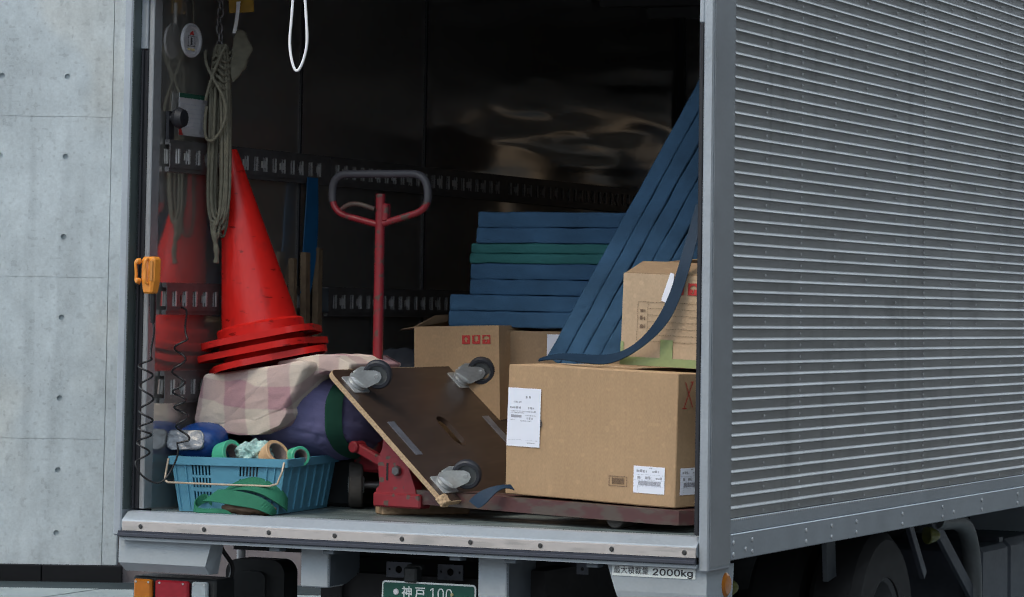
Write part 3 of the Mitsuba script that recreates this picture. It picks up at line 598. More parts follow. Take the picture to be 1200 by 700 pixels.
part(kb_, 'thick_fold', pillow([(-2.056, 1.326), (-2.100, 1.148), (-2.032, 1.140), (-1.84, 1.155), (-1.719, 1.205), (-1.675, 1.275), (-1.640, 1.345), (-1.60, 1.385), (-1.70, 1.378), (-1.85, 1.352)], 0.34, 0.80, 0.035, 0.012, 200, 3), 'gingham_cloth', smooth=True)
part(kb_, 'thin_fold', pillow([(-2.011, 1.160), (-1.965, 1.122), (-1.90, 1.112), (-1.825, 1.116), (-1.74, 1.150), (-1.712, 1.195), (-1.72, 1.22), (-1.84, 1.18)], 0.345, 0.72, 0.012, 0.004, 160, 6, 0.003), 'gingham_cloth', smooth=True)
part(kb_, 'loose_flap', pillow([(-1.80, 1.372), (-1.72, 1.386), (-1.64, 1.402), (-1.56, 1.400), (-1.500, 1.37), (-1.515, 1.340), (-1.60, 1.345), (-1.66, 1.325), (-1.75, 1.30)], 0.42, 0.82, 0.012, 0.004, 160, 8, 0.004), 'gingham_cloth', smooth=True)

# purple quilt roll with green band
def superell(c, r, e1, e2, nu=90, nv=60):
    u = np.linspace(-np.pi / 2, np.pi / 2, nv); v = np.linspace(-np.pi, np.pi, nu, endpoint=False)
    f = lambda w, m: np.sign(w) * np.abs(w) ** m
    U, V = np.meshgrid(u, v, indexing='ij')
    X = np.stack([r[0] * f(np.cos(U), e1) * f(np.cos(V), e2), r[1] * f(np.cos(U), e1) * f(np.sin(V), e2), r[2] * f(np.sin(U), e1)], -1).reshape(-1, 3)
    F = []
    for i in range(nv - 1):
        for j in range(nu):
            a, b = i * nu + j, i * nu + (j + 1) % nu; F += [[a, b, b + nu], [a, b + nu, a + nu]]
    g = trimesh.Trimesh(X, F, process=True); g.merge_vertices(); g.update_faces(g.nondegenerate_faces()); g.remove_unreferenced_vertices(); g.fix_normals(); g.vertices += np.array(c); return g
qc = np.array([-1.765, 0.86, 1.185])
q = superell((0, 0, 0), (0.270, 0.44, 0.168), 0.7, 0.75, 150, 110)
v = np.array(q.vertices); nn = np.array(q.vertex_normals)
arc = v[:, 0] + 0.8 * (v[:, 2] + 0.1) ** 2
gr = np.abs((arc * 13) % 1 - 0.5); gr2 = np.abs(((v[:, 2] + 0.25 * v[:, 1] + 0.12 * v[:, 0]) * 22) % 1 - 0.5)
v += nn * (0.020 * (meshkit.fbm(v * 5, 3, 4) - 0.5) - 0.009 * np.exp(-(gr / 0.045) ** 2) - 0.004 * np.exp(-(gr2 / 0.12) ** 2))[:, None]
kq = thing('rolled_quilt', 'bulging purple moving quilt tied with a green band, under the checked blanket', 'quilt')
part(kq, 'roll', at(trimesh.Trimesh(v, q.faces, process=False), *qc), 'quilt_purple', smooth=True)
_qm = trimesh.Trimesh(v, q.faces, process=False)
def loop_at(x):
    p = _qm.section(plane_origin=(x, 0, 0), plane_normal=(1, 0, 0)).discrete[0][:, 1:]
    a = np.arctan2(p[:, 1] / 0.16, -p[:, 0] / 0.42); t = np.linspace(-1.9, 1.5, 60); o = np.argsort(a)
    yz_ = np.column_stack([np.interp(t, a[o], p[o, 0]), np.interp(t, a[o], p[o, 1])]); k = np.ones(5) / 5
    yz_ = np.column_stack([np.convolve(np.pad(yz_[:, i], 2, mode='edge'), k, 'valid') for i in (0, 1)])
    return np.column_stack([np.full(60, x), yz_ * 1.035])
part(kq, 'band', at(band(loop_at(0.150) - [0.0, 0, 0], loop_at(0.192), 0.010), *qc), 'quilt_green', smooth=40)

single('black_crate', box(-2.06, -1.62, 0.74, 1.35, 0.852, 1.025, 0.012), 'plastic_black', 'low black crate carrying the purple quilt behind the blue basket', 'crate', smooth=False)
# dark crumpled sack behind
g = superell((0, 0, 0), (0.21, 0.16, 0.30), 0.9, 0.9, 60, 44)
single('crumpled_sack', at(soft(g, 0.04, 0.10, 6.0, 4, 9), -1.83, 1.56, 1.145), 'sack_grey', 'dark grey crumpled sack standing behind the jack handle', 'sack', smooth=True)

# blue basket
kb = thing('blue_basket', 'light blue slotted plastic basket with wire handle at the left of the doorway', 'basket')
BW, BD, BH = 0.43, 0.50, 0.188
MB_ = yaw((-2.062, 0.150, 0.852), 0.12)
def taper(g):
    v = np.array(g.vertices); t = 0.86 + 0.14 * np.clip(v[:, 2] / BH, 0, 1)
    v[:, 0] = BW / 2 + (v[:, 0] - BW / 2) * t; v[:, 1] = BD / 2 + (v[:, 1] - BD / 2) * (0.95 + 0.05 * np.clip(v[:, 2] / BH, 0, 1)); g = g.copy(); g.vertices = v; return g
pf = sbox(0.0, 0.0, BW, BH - 0.006)
slots = [sbox(x - 0.0035, z0, x + 0.0035, z0 + 0.034) for gx in (0.078, 0.262) for x in gx + np.arange(6) * 0.0128 for z0 in (0.084, 0.127)]
slots += [sbox(x - 0.0035, 0.035, x + 0.0035, 0.07) for gx in (0.078, 0.262) for x in gx + np.arange(6) * 0.0128]
front = extr(pf.difference(unary_union(slots)), 0.004, np.array([[1, 0, 0, 0], [0, 0, -1, 0.004], [0, 1, 0, 0], [0, 0, 0, 1.0]]))
sides = cat(at(front, 0, BD - 0.004, 0), box(0, 0.004, 0.004, BD - 0.004, 0, BH - 0.006), box(BW - 0.004, BW, 0.004, BD - 0.004, 0, BH - 0.006), box(0.004, BW - 0.004, 0.004, BD - 0.004, 0, 0.005))
rect = sbox(0, 0, BW, BD)
rim = extr(rect.buffer(0.010).difference(rect.buffer(-0.005)), 0.010, frame((0, 0, BH - 0.008)))
rim2 = extr(rect.buffer(0.010).difference(rect.buffer(0.007)), 0.020, frame((0, 0, BH - 0.026)))
ribs = ([box(x - 0.002, x + 0.002, -0.006, 0.0, 0.01, BH - 0.006) for x in (0.012, 0.052, 0.365, 0.395)] + [box(BW, BW + 0.006, y - 0.002, y + 0.002, 0.01, BH - 0.006) for y in (0.06, 0.14, 0.22, 0.3, 0.38, 0.44)])
part(kb, 'walls', xf(taper(cat(front, sides)), MB_), 'basket_blue', smooth=False)
part(kb, 'rim', xf(cat(rim, rim2), MB_), 'basket_blue', smooth=30)
for g in ribs: part(kb, 'rib', xf(taper(g), MB_), 'basket_blue', smooth=False)
hp = [(-0.004, -0.012, BH - 0.006), (-0.010, -0.016, BH - 0.05), (-0.012, -0.022, BH - 0.080), (0.0, -0.024, BH - 0.088), (0.20, -0.024, BH - 0.090), (BW - 0.05, -0.024, BH - 0.090), (BW - 0.022, -0.022, BH - 0.082), (BW - 0.006, -0.018, BH - 0.04), (BW - 0.002, -0.010, BH - 0.008)]
lin = np.concatenate([np.linspace(a, b, 8) for a, b in zip(hp[:-1], hp[1:])])
part(kb, 'handle', xf(tube(lin, 0.0038, 8), MB_), 'wire_cream', smooth=40)

# what lies in the basket
def tape(c, ax, r, w, hole, mcol, label, core='tape_core'):
    k = thing('tape_roll', label, 'tape'); ax = np.array(ax, float); ax /= np.linalg.norm(ax)
    a = np.array([1, 0, 0]) if abs(ax[0]) < 0.9 else np.array([0, 1, 0]); m = frame(np.array(c) - ax * w / 2, np.cross(a, ax), ax)
    part(k, 'tape', lathe([[hole, 0], [r - 0.002, 0], [r, 0.002], [r, w - 0.002], [r - 0.002, w], [hole, w], [hole, 0]], m, 36), mcol, smooth=30)
    part(k, 'core', lathe([[hole - 0.003, 0.001], [hole - 0.0003, 0.001], [hole - 0.0003, w - 0.001], [hole - 0.003, w - 0.001], [hole - 0.003, 0.001]], m, 28), core, smooth=30)
tape((-1.905, 0.275, 1.043), (0.85, -0.25, 0.25), 0.052, 0.058, 0.038, 'tape_green', 'green packing tape roll at the left of the basket pile')
tape((-1.745, 0.315, 1.046), (0.78, -0.30, 0.55), 0.050, 0.056, 0.037, 'tape_tan', 'tan packing tape roll lying between the clear film and the small green roll')
tape((-1.675, 0.36, 1.043), (0.75, -0.55, 0.15), 0.036, 0.055, 0.026, 'tape_green', 'small green tape roll at the right rim of the basket')
g = superell((0, 0, 0), (0.060, 0.06, 0.042), 0.9, 0.9, 60, 40)
single('clear_film', at(soft(g, 0.008, 0.028, 40.0, 0, 5), -1.825, 0.33, 1.052), 'film_clear', 'glossy crumpled clear film between the green and tan tape rolls', 'film', smooth=False)
g = superell((0, 0, 0), (0.10, 0.10, 0.065), 0.9, 0.9, 50, 36)
single('cloth_rags', at(soft(g, 0.02, 0.05, 14.0, 3, 8), -1.87, 0.42, 0.97), 'sack_grey', 'dark rags filling the bottom of the blue basket', 'rag', smooth=True)
kp = thing('blue_pack', 'dark blue rounded plastic case with a silver grey face, in the left of the basket', 'case')
MP = frame((-2.03, 0.31, 1.088), (1, 0.1, 0.02), (0, -0.25, 1))
part(kp, 'shell', xf(superell((0, 0, 0), (0.092, 0.085, 0.064), 0.8, 0.85, 60, 40), MP), 'pack_blue', smooth=True)
sh = sbox(-0.084, -0.036, 0.056, 0.036).buffer(-0.024).buffer(0.024)
g = extr(sh, 0.012, np.eye(4)); g = soft(g, 0.010, 0.006, 40, 2, 2)
part(kp, 'face', xf(g, MP @ frame((-0.012, -0.072, 0.024), (1, 0.0, 0.0), (-0.12, -0.86, 0.50))), 'pack_silver', smooth=40, label='silver grey moulded face')

# green webbing coil on the sill
kg = thing('green_webbing', 'wide green webbing coiled up on the floor edge in front of the blue basket', 'webbing')
GZ = np.array([0, 0.09, -0.012])
def gb(a, b, n=30, d=(0, 0, 0)): return band(np.array(a) + GZ + d, np.array(b) + GZ + d, 0.004, n)
part(kg, 'coil', gb([(-1.895, .10, .928), (-1.863, .10, .961), (-1.797, .09, .981), (-1.74, .09, .983), (-1.685, .10, .965), (-1.65, .11, .936), (-1.644, .13, .912)],
                    [(-1.880, .07, .905), (-1.825, .055, .935), (-1.766, .045, .940), (-1.712, .045, .932), (-1.660, .055, .908), (-1.635, .08, .885), (-1.640, .12, .868)], 30, (0, 0.015, 0.006)), 'webbing_green', smooth=30)
part(kg, 'coil', gb([(-1.850, .055, .947), (-1.782, .03, .949), (-1.723, .02, .943), (-1.67, .02, .931), (-1.635, .035, .909), (-1.630, .07, .875)],
                    [(-1.907, .05, .906), (-1.816, .015, .905), (-1.731, -.005, .898), (-1.671, -.005, .891), (-1.637, .0, .881), (-1.634, .05, .868)], 30, (0, -0.030, -0.001)), 'webbing_green', smooth=30)
part(kg, 'coil', gb([(-1.907, .05, .906), (-1.945, .07, .922), (-1.957, .05, .901), (-1.935, .03, .884), (-1.86, .01, .882), (-1.787, .0, .872)],
                    [(-1.893, .055, .889), (-1.940, .08, .893), (-1.958, .05, .872), (-1.936, .02, .866), (-1.856, .002, .867), (-1.777, -.005, .866)]), 'webbing_green', smooth=30)
part(kg, 'tucked_end', at(soft(superell((0, 0, 0), (0.10, 0.05, 0.022), 0.9, 0.9, 40, 24), 0.02, 0.02, 30, 2, 6), -1.74, 0.135, 0.874), 'print_brown', smooth=True)

# ------------------------------------------------------------------ pallet jack
kj = thing('pallet_jack', 'red hand pallet jack with a loop handle, its forks under the large carton', 'pallet jack')
TJ = -0.205
MJ = yaw((-1.555, 0.735, 0.852), TJ)
def J(name, mesh, m, smooth=30, **k): return part(kj, name, xf(mesh, MJ), m, smooth, **k)
fp = Polygon([(0.26, -0.27), (1.38, -0.27), (1.46, -0.25), (1.48, -0.19), (1.46, -0.13), (1.38, -0.11), (0.26, -0.11)])
for dy in (0, 0.38):
    g = extr(affinity.translate(fp, 0, dy), 0.048, frame((0, 0, 0.0)))
    g = xf(g, frame((0, 0, 0.052), (1, 0, -0.019), (0.019, 0, 1)))
    J('fork', g, 'fork_paint', smooth=20)
    J('fork__roller', cyl(0.036, (1.20, -0.24 + dy, 0.037), (1.20, -0.15 + dy, 0.037), 20, 0.003), 'tyre_grey')
# heel plate (near side) with bolt, far one and cross beam
hp_ = affinity.translate(Polygon([(0.10, 0.045), (0.10, 0.09), (0.115, 0.10), (0.105, 0.19), (0.125, 0.23), (0.13, 0.285), (0.20, 0.285), (0.215, 0.23), (0.27, 0.10), (0.285, 0.045)]), 0.12, 0)
for y0 in (-0.275,): J('heel_plate', extr(hp_, 0.04, np.array([[1, 0, 0, 0], [0, 0, -1, y0 + 0.04], [0, 1, 0, 0], [0, 0, 0, 1.0]])), 'jack_paint', smooth=20)
J('heel_plate__foot', box(0.212, 0.42, -0.285, -0.22, 0.028, 0.078, 0.006), 'jack_paint', smooth=False)
J('heel_plate__bolt', cyl(0.018, (0.315, -0.274, 0.155), (0.315, -0.292, 0.155), 6, 0.003), 'rail_steel', smooth=False)
J('heel_plate__slot', box(0.265, 0.273, -0.2765, -0.27, 0.12, 0.18), 'chassis_black', smooth=False)
J('cross_beam', box(0.10, 0.24, -0.08, 0.235, 0.08, 0.15, 0.01), 'jack_paint', smooth=False)
J('link_arm', cat(xf(box(0, 0.20, -0.018, 0.018, -0.017, 0.017, 0.005), frame((0.05, -0.17, 0.225), (1, 0, -0.42), (0.42, 0, 1))), cyl(0.021, (0.05, -0.20, 0.225), (0.05, -0.14, 0.225), 20, 0.004)), 'jack_paint', smooth=30)
J('pump', cat(cyl(0.045, (0.0, 0, 0.16), (0.0, 0, 0.33), 24, 0.006), box(-0.06, 0.12, -0.06, 0.06, 0.13, 0.20, 0.01), box(-0.05, 0.05, -0.07, 0.07, 0.29, 0.36, 0.012)), 'jack_paint', smooth=30)
J('pump__warning_tag', box(-0.034, 0.014, -0.0755, -0.071, 0.255, 0.288, 0.001), 'tag_yellow', smooth=False)
rx = np.array([0.905, 0.425, 0.0]); wc = np.array([-1.615, 0.70, 0.0])
for s_ in (0.0, 0.135):
    p0 = wc + rx * s_ + np.array([0, 0, 0.935])
    part(kj, 'steer_wheel', lathe([[0.03, 0], [0.077, 0], [0.082, 0.006], [0.082, 0.044], [0.077, 0.05], [0.03, 0.05], [0.03, 0]], frame(p0 - rx * 0.025, (0, 0, 1), rx), 36), 'tyre_grey')
    part(kj, 'steer_wheel__hub', cyl(0.031, p0 - rx * 0.029, p0 + rx * 0.029, 20, 0.004), 'zinc_dull')
part(kj, 'axle', cyl(0.014, wc + [0, 0, 0.935], wc + rx * 0.135 + [0, 0, 0.935], 14), 'rail_steel')
part(kj, 'handle_rod', tube(np.array([(-1.553, 0.735, 1.16), (-1.556, 0.735, 1.5), (-1.556, 0.735, 1.98)]), [0.019, 0.0185, 0.017], 16), 'jack_paint', smooth=40)
def rpath(pts, r, n=7):
    """polyline with rounded corners, closed"""
    out = []; pts = [np.array(p, float) for p in pts]; N = len(pts)
    for i in range(N):
        a, b, c = pts[i - 1], pts[i], pts[(i + 1) % N]; u = (a - b) / np.linalg.norm(a - b); w = (c - b) / np.linalg.norm(c - b)
        rr = min(r[i], 0.45 * np.linalg.norm(a - b), 0.45 * np.linalg.norm(c - b)); p0, p2 = b + u * rr, b + w * rr
        for t in np.linspace(0, 1, n): out.append((1 - t) ** 2 * p0 + 2 * t * (1 - t) * b + t * t * p2)
    return np.array(out)
HX, HY = -1.556, 0.735
loop = rpath([(HX - 0.005, HY, 1.868), (HX - 0.196, HY, 1.915), (HX - 0.196, HY, 2.052), (HX + 0.182, HY, 2.052), (HX + 0.196, HY, 1.925)], (0.01, 0.075, 0.075, 0.075, 0.06))
# the loop: red lower half, grey rubber grip on the upper half
zsplit = 1.955
closed = np.vstack([loop, loop[:1]]); d = np.r_[0, np.cumsum(np.linalg.norm(np.diff(closed, axis=0), axis=1))]
dense = np.stack([np.interp(np.linspace(0, d[-1], 160), d, closed[:, i]) for i in range(3)], 1)
up_ = dense[:, 2] > zsplit; i0 = np.argmax(up_); i1 = len(up_) - np.argmax(up_[::-1])
part(kj, 'handle_loop', tube(np.vstack([dense[i1 - 1:], dense[1:i0 + 1]]), 0.0125, 12), 'jack_paint', smooth=40)
part(kj, 'handle_grip', tube(dense[i0 - 1:i1 + 1], 0.0145, 12), 'grip_grey', smooth=40, label='dark grey rubber grip of the loop handle')
part(kj, 'release_lever', tube(spline([(HX - 0.015, HY - 0.02, 1.925), (HX - 0.05, HY - 0.03, 1.937), (HX - 0.10, HY - 0.03, 1.942), (HX - 0.142, HY - 0.03, 1.922)], 20), 0.009, 10), 'fork_paint', smooth=40)
part(kj, 'lever_bracket', box(HX + 0.012, HX + 0.034, HY - 0.015, HY + 0.02, 1.88, 1.945, 0.005), 'jack_paint', smooth=False)

# wood block under the jack
single('wood_block', xf(box(0, 0.32, 0, 0.085, 0, 0.052, 0.004), yaw((-1.372, 0.425, 0.851), 0.75)), 'bare_wood', 'short squared wood block lying on the floor below the red jack', 'wood block', smooth=False)

# ------------------------------------------------------------------ plywood dolly tipped up, casters towards the door
A_, B_, D_ = np.array([-1.514, 0.280, 1.351]), np.array([-1.044, 0.244, 0.918]), np.array([-1.439, 1.176, 1.359])
e1 = (D_ - A_) / np.linalg.norm(D_ - A_); e2 = (B_ - A_) / np.linalg.norm(B_ - A_); nrm = np.cross(e2, e1); nrm /= np.linalg.norm(nrm); e2 = np.cross(e1, nrm)
L1, L2 = 0.90, 0.64
MD = np.eye(4); MD[:3, 0] = e1; MD[:3, 1] = e2; MD[:3, 2] = nrm; MD[:3, 3] = A_       # z = towards the caster side
if np.linalg.det(MD[:3, :3]) < 0: print('dolly frame is left-handed')
kd = thing('platform_dolly', 'dark brown plywood dolly tipped on its side showing its casters', 'dolly')
bd = sbox(0, 0, L1, L2).buffer(-0.035).buffer(0.035)
hole = LineString([(L1 / 2 - 0.01, L2 / 2 - 0.035), (L1 / 2 - 0.01, L2 / 2 + 0.035)]).buffer(0.038)
bd = bd.difference(hole)
def lh(g):
    if np.linalg.det(MD[:3, :3]) < 0: g.invert()
    return g
part(kd, 'board', lh(xf(extr(bd, 0.018, frame((0, 0, -0.018))), MD)), 'film_plywood', smooth=False)
ext = Polygon(bd.exterior)
part(kd, 'edge', lh(xf(extr(ext.buffer(0.0022).difference(ext.buffer(-0.0003)), 0.0172, frame((0, 0, -0.0176))), MD)), 'plywood_edge', smooth=False, label='bare light plywood edge')
part(kd, 'chipped_corner', lh(xf(soft(box(-0.028, 0.012, -0.028, 0.012, -0.012, 0.014, 0.004), 0.008, 0.012, 60, 0, 3), MD @ frame((0.012, L2 - 0.002, -0.008)))), 'plywood_edge', smooth=False, label='chipped and splintered lower corner')
def caster(px_, py_, ang):
    M = MD @ frame((px_, py_, 0.0)) 
    k = num(kd + '__caster')
    part(kd, 'caster', lh(xf(cat(extr(sbox(-0.05, -0.04, 0.05, 0.04).buffer(-0.008).buffer(0.008), 0.003), cyl(0.034, (0, 0, 0.003), (0, 0, 0.018), 28, 0.003), lathe([[0.0, 0.018], [0.038, 0.018], [0.039, 0.021], [0.032, 0.026], [0, 0.026]], n=28)), M)), 'zinc_dull', smooth=30)
    c, s = math.cos(ang), math.sin(ang); F = M @ np.array([[c, -s, 0, 0], [s, c, 0, 0], [0, 0, 1, 0], [0, 0, 0, 1.0]])
    ck = Polygon([(-0.036, 0.024), (0.036, 0.024), (0.056, 0.070), (0.054, 0.090), (0.040, 0.100), (0.022, 0.096), (-0.026, 0.056)])
    for y in (-0.0225, 0.0195): part(kd, k.split('__')[1] + '__fork', lh(xf(extr(ck, 0.003, np.array([[1, 0, 0, 0], [0, 0, -1, y + 0.003], [0, 1, 0, 0], [0, 0, 0, 1.0]])), F)), 'zinc', smooth=False)
    part(kd, k.split('__')[1] + '__bridge', lh(xf(box(-0.030, 0.034, -0.0195, 0.0195, 0.024, 0.028), F)), 'zinc', smooth=False)
    w0 = np.array([0.037, 0, 0.082]); 
    ty = lathe([[0.036, 0], [0.046, 0], [0.051, 0.006], [0.051, 0.024], [0.046, 0.03], [0.036, 0.03], [0.036, 0]], np.array([[1, 0, 0, w0[0]], [0, 0, 1, -0.015], [0, 1, 0, w0[2]], [0, 0, 0, 1.0]]), 36); ty.fix_normals()
    rm = cat(lathe([[0, 0.004], [0.012, 0.004], [0.014, 0.009], [0.030, 0.009], [0.036, 0.002], [0.036, 0.028], [0.030, 0.021], [0.014, 0.021], [0.012, 0.026], [0, 0.026]], np.array([[1, 0, 0, w0[0]], [0, 0, 1, -0.015], [0, 1, 0, w0[2]], [0, 0, 0, 1.0]]), 36)); rm.fix_normals()
    part(kd, k.split('__')[1] + '__tyre', lh(xf(ty, F)), 'wheel_blue_grey', smooth=30)
    part(kd, k.split('__')[1] + '__wheel', lh(xf(rm, F)), 'steel_grey', smooth=30)
    part(kd, k.split('__')[1] + '__axle_bolt', lh(xf(cyl(0.008, (w0[0], -0.027, w0[2]), (w0[0], 0.027, w0[2]), 6), F)), 'zinc_dull', smooth=False)
CA = 1.14
for cx, cy in ((0.085, 0.075), (L1 - 0.085, 0.075), (0.085, L2 - 0.075), (L1 - 0.085, L2 - 0.075)): caster(cx, cy, CA)
for cx in (0.075, L1 - 0.16):
    part(kd, 'sticker', lh(xf(box(cx, cx + 0.045, L2 / 2 - 0.06, L2 / 2 + 0.10, -0.001, 0.0012), MD)), 'sticker_silver', smooth=False, label='worn silver sticker strip')

# ------------------------------------------------------------------ cartons
def carton(label, o, th, tilt, w, d, h, m='cardboard', flaps=None, cat_='cardboard box', open_=False, name='cardboard_box'):
    k = thing(name, label, cat_, None); M = yaw(o, th, tilt)
    if open_:
        t = 0.004
        g = cat(box(0, w, 0, t, 0, h), box(0, w, d - t, d, 0, h), box(0, t, t, d - t, 0, h), box(w - t, w, t, d - t, 0, h), box(t, w - t, t, d - t, 0, t))
    else:
        g = soft(box(0, w, 0, d, 0, h, 0.003), 0.035, 0.0035, 5.0, 0, int(1000 * w) % 97)
    v = np.array(g.vertices); g.vertices = v
    part(k, 'body', xf(g, M), m, smooth=30 if not open_ else False)
    return k, M
FACE = lambda M, x, z, off=0.0030: M @ np.array([[1, 0, 0, x], [0, 0, -1, -off], [0, 1, 0, z], [0, 0, 0, 1.0]])        # drawing plane on the front of a carton
SIDE = lambda M, w, y, z, off=0.0030: M @ np.array([[0, 0, 1, w + off - 0.0004], [1, 0, 0, y], [0, 1, 0, z], [0, 0, 0, 1.0]])
def rects(rs, d=0.0004): return extr(unary_union([sbox(*r) for r in rs]), d)
def frame_rect(x0, z0, x1, z1, t): return sbox(x0, z0, x1, z1).difference(sbox(x0 + t, z0 + t, x1 - t, z1 - t))
rr = random.Random(5)
def scribble(x0, x1, z, h, n):
    """a line of print too small to read: uneven dark dashes"""
    out = []; x = x0
    while x < x1:
        w = rr.uniform(0.35, 1.1) * h; out.append((x, z, min(x + w, x1), z + h * rr.uniform(0.6, 1.0))); x += w + rr.uniform(0.2, 0.8) * h
    return out
def barcode(x0, x1, z0, z1):
    out = []; x = x0
    while x < x1:
        w = rr.choice((0.0006, 0.0009, 0.0014)); out.append((x, z0, x + w, z1)); x += w + rr.choice((0.0006, 0.0009, 0.0013))
    return out

# the big carton on the forks
kc, MC = carton('largest brown carton standing on the jack forks with white shipping labels', (-0.872, 0.350, 0.947), -0.20, 0.023, 0.686, 0.60, 0.438)
part(kc, 'shipping_label', xf(extr(sbox(0, 0, 0.136, 0.197), 0.0008), FACE(MC, 0.004, 0.163) @ frame((0, 0, 0.0), (1, 0.0, 0))), 'paper_white', smooth=False, label='tall white shipping label at the left edge of the large carton')
lab = scribble(0.074, 0.094, 0.163, 0.009, 5) + scribble(0.025, 0.058, 0.147, 0.006, 5) + scribble(0.01, 0.055, 0.127, 0.008, 8) + scribble(0.085, 0.110, 0.127, 0.008, 4) + scribble(0.012, 0.07, 0.112, 0.004, 8) + scribble(0.082, 0.118, 0.116, 0.006, 5) + [(0.014, 0.097, 0.058, 0.106)] + scribble(0.072, 0.118, 0.104, 0.003, 8) + scribble(0.08, 0.105, 0.092, 0.008, 4) + scribble(0.012, 0.03, 0.088, 0.003, 3) + scribble(0.055, 0.10, 0.085, 0.004, 6) + scribble(0.085, 0.118, 0.012, 0.003, 5) + [(0.006, 0.0215, 0.128, 0.0222)] + scribble(0.012, 0.09, 0.118, 0.002, 5)
part(kc, 'shipping_label__lettering', xf(rects(lab), FACE(MC, 0.004, 0.163, 0.0040)), 'print_grey', smooth=False)
dring = LineString([(0, 0), (0.004, 0), (0.004, 0.018), (0, 0.018)]).buffer(0.0)
dl = meshkit.text_mesh('D', 0.030, 0.0005, bold=True); dl.apply_scale([0.8, 1, 1])
part(kc, 'printed_letter', xf(dl, FACE(MC, 0.124, 0.228)), 'print_black', smooth=False)
lb = extr(sbox(0, 0, 0.122, 0.088), 0.0008)
part(kc, 'small_label', xf(lb, FACE(MC, 0.524, 0.040)), 'paper_white', smooth=False, label='square white barcode label at the lower right of the large carton')
lab2 = scribble(0.012, 0.052, 0.068, 0.010, 4) + scribble(0.074, 0.104, 0.069, 0.008, 4) + scribble(0.016, 0.030, 0.046, 0.010, 2) + scribble(0.046, 0.070, 0.046, 0.010, 3) + scribble(0.088, 0.112, 0.047, 0.009, 3) + barcode(0.020, 0.106, 0.025, 0.040) + [(0.002, 0.0605, 0.12, 0.061), (0.002, 0.0425, 0.12, 0.043), (0.002, 0.022, 0.12, 0.0223), (0.018, 0.008, 0.0185, 0.022)] + scribble(0.062, 0.074, 0.0805, 0.004, 2)
part(kc, 'small_label__lettering', xf(rects(lab2), FACE(MC, 0.524, 0.040, 0.0040)), 'print_grey', smooth=False)
st = unary_union([frame_rect(0, 0, 0.072, 0.033, 0.0016)] + [sbox(*r) for r in barcode(0.012, 0.060, 0.007, 0.027)])
part(kc, 'stamp', xf(extr(st, 0.0004), FACE(MC, 0.426, 0.056)), 'print_brown', smooth=False)
part(kc, 'side_label', xf(extr(sbox(0, 0, 0.122, 0.088), 0.0008), SIDE(MC, 0.686, 0.025, 0.040)), 'paper_white', smooth=False, label='white barcode label on the shaded right side')
part(kc, 'side_label__lettering', xf(rects(lab2), SIDE(MC, 0.686, 0.025, 0.040, 0.0040)), 'print_grey', smooth=False)
xl = unary_union([LineString([(0, 0), (0.05, 0.085)]).buffer(0.0018, quad_segs=2), LineString([(0.052, 0.002), (0.006, 0.082)]).buffer(0.0018, quad_segs=2), sbox(-0.010, -0.003, 0.014, 0.0), sbox(0.036, 0.083, 0.056, 0.086)])
part(kc, 'cross_mark', xf(extr(xl, 0.0004), SIDE(MC, 0.686, 0.035, 0.325)), 'print_red', smooth=False, label='red handwritten cross on the right side')
part(kc, 'top_tape', xf(box(0.0, 0.686, 0.272, 0.328, 0.4382, 0.4390), MC), 'cardboard_pale', smooth=False)

# upper right carton with handling marks
ku, MU = carton('pale carton with red handling marks and green tape, on the right of the large carton', (-0.475, 0.400, 1.391), -0.10, 0.031, 0.37, 0.30, 0.309, 'cardboard_pale', open_=True)
part(ku, 'flap', xf(box(0.006, 0.364, 0.0, 0.13, -0.002, 0.002), MU @ frame((0, 0.004, 0.309), (1, 0, 0), (0.10, -0.33, 1)) @ frame((0, 0, 0))), 'cardboard_dark', smooth=False)
part(ku, 'flap', xf(cat(trimesh.convex.convex_hull(np.array([(0.004, 0.296, 0.309), (0.366, 0.296, 0.309), (0.355, 0.20, 0.385), (0.06, 0.20, 0.350), (0.004, 0.300, 0.309), (0.366, 0.300, 0.309), (0.355, 0.204, 0.388), (0.06, 0.204, 0.353)]))), MU), 'cardboard_dark', smooth=False)
def mark(kind, s=0.036):
    a = sbox(0, 0, s, s).difference(sbox(0.0025, 0.0025, s - 0.0025, s - 0.0025)); a = sbox(0, 0, s, s)
    c = s / 2
    if kind == 0: sym = unary_union([Point(c, c + 0.006).buffer(0.008), sbox(c - 0.0018, 0.006, c + 0.0018, c + 0.004), sbox(c - 0.010, 0.012, c + 0.010, 0.0155)])
    elif kind == 1: sym = unary_union([Point(c, c).buffer(0.013).intersection(sbox(0, c, s, s)), sbox(c - 0.0014, 0.007, c + 0.0014, c + 0.004), sbox(c - 0.006, 0.006, c, 0.009)])
    else: sym = unary_union([Polygon([(c - 0.010, c), (c + 0.010, c), (c, s - 0.005)]), sbox(c - 0.003, 0.006, c + 0.003, c)])
    return a.difference(sym)
for i, x in enumerate((0.190, 0.246)):
    part(ku, 'handling_mark', xf(extr(mark(i, 0.040), 0.0004), FACE(MU, x, 0.243)), 'print_red', smooth=False)
tb = unary_union([frame_rect(0, 0, 0.30, 0.132, 0.0010)] + [sbox(0.038, z, 0.30, z + 0.0009) for z in np.arange(0.022, 0.13, 0.022)] + [sbox(0.038, 0, 0.0388, 0.132)])
part(ku, 'form_table', xf(extr(tb, 0.0004), FACE(MU, 0.060, 0.083)), 'print_brown', smooth=False)
for zz in (0.098, 0.072, 0.044): part(ku, 'form_lettering', xf(rects(scribble(0.01, 0.028, zz, 0.013, 2)), FACE(MU, 0.060, 0.083)), 'print_brown', smooth=False)
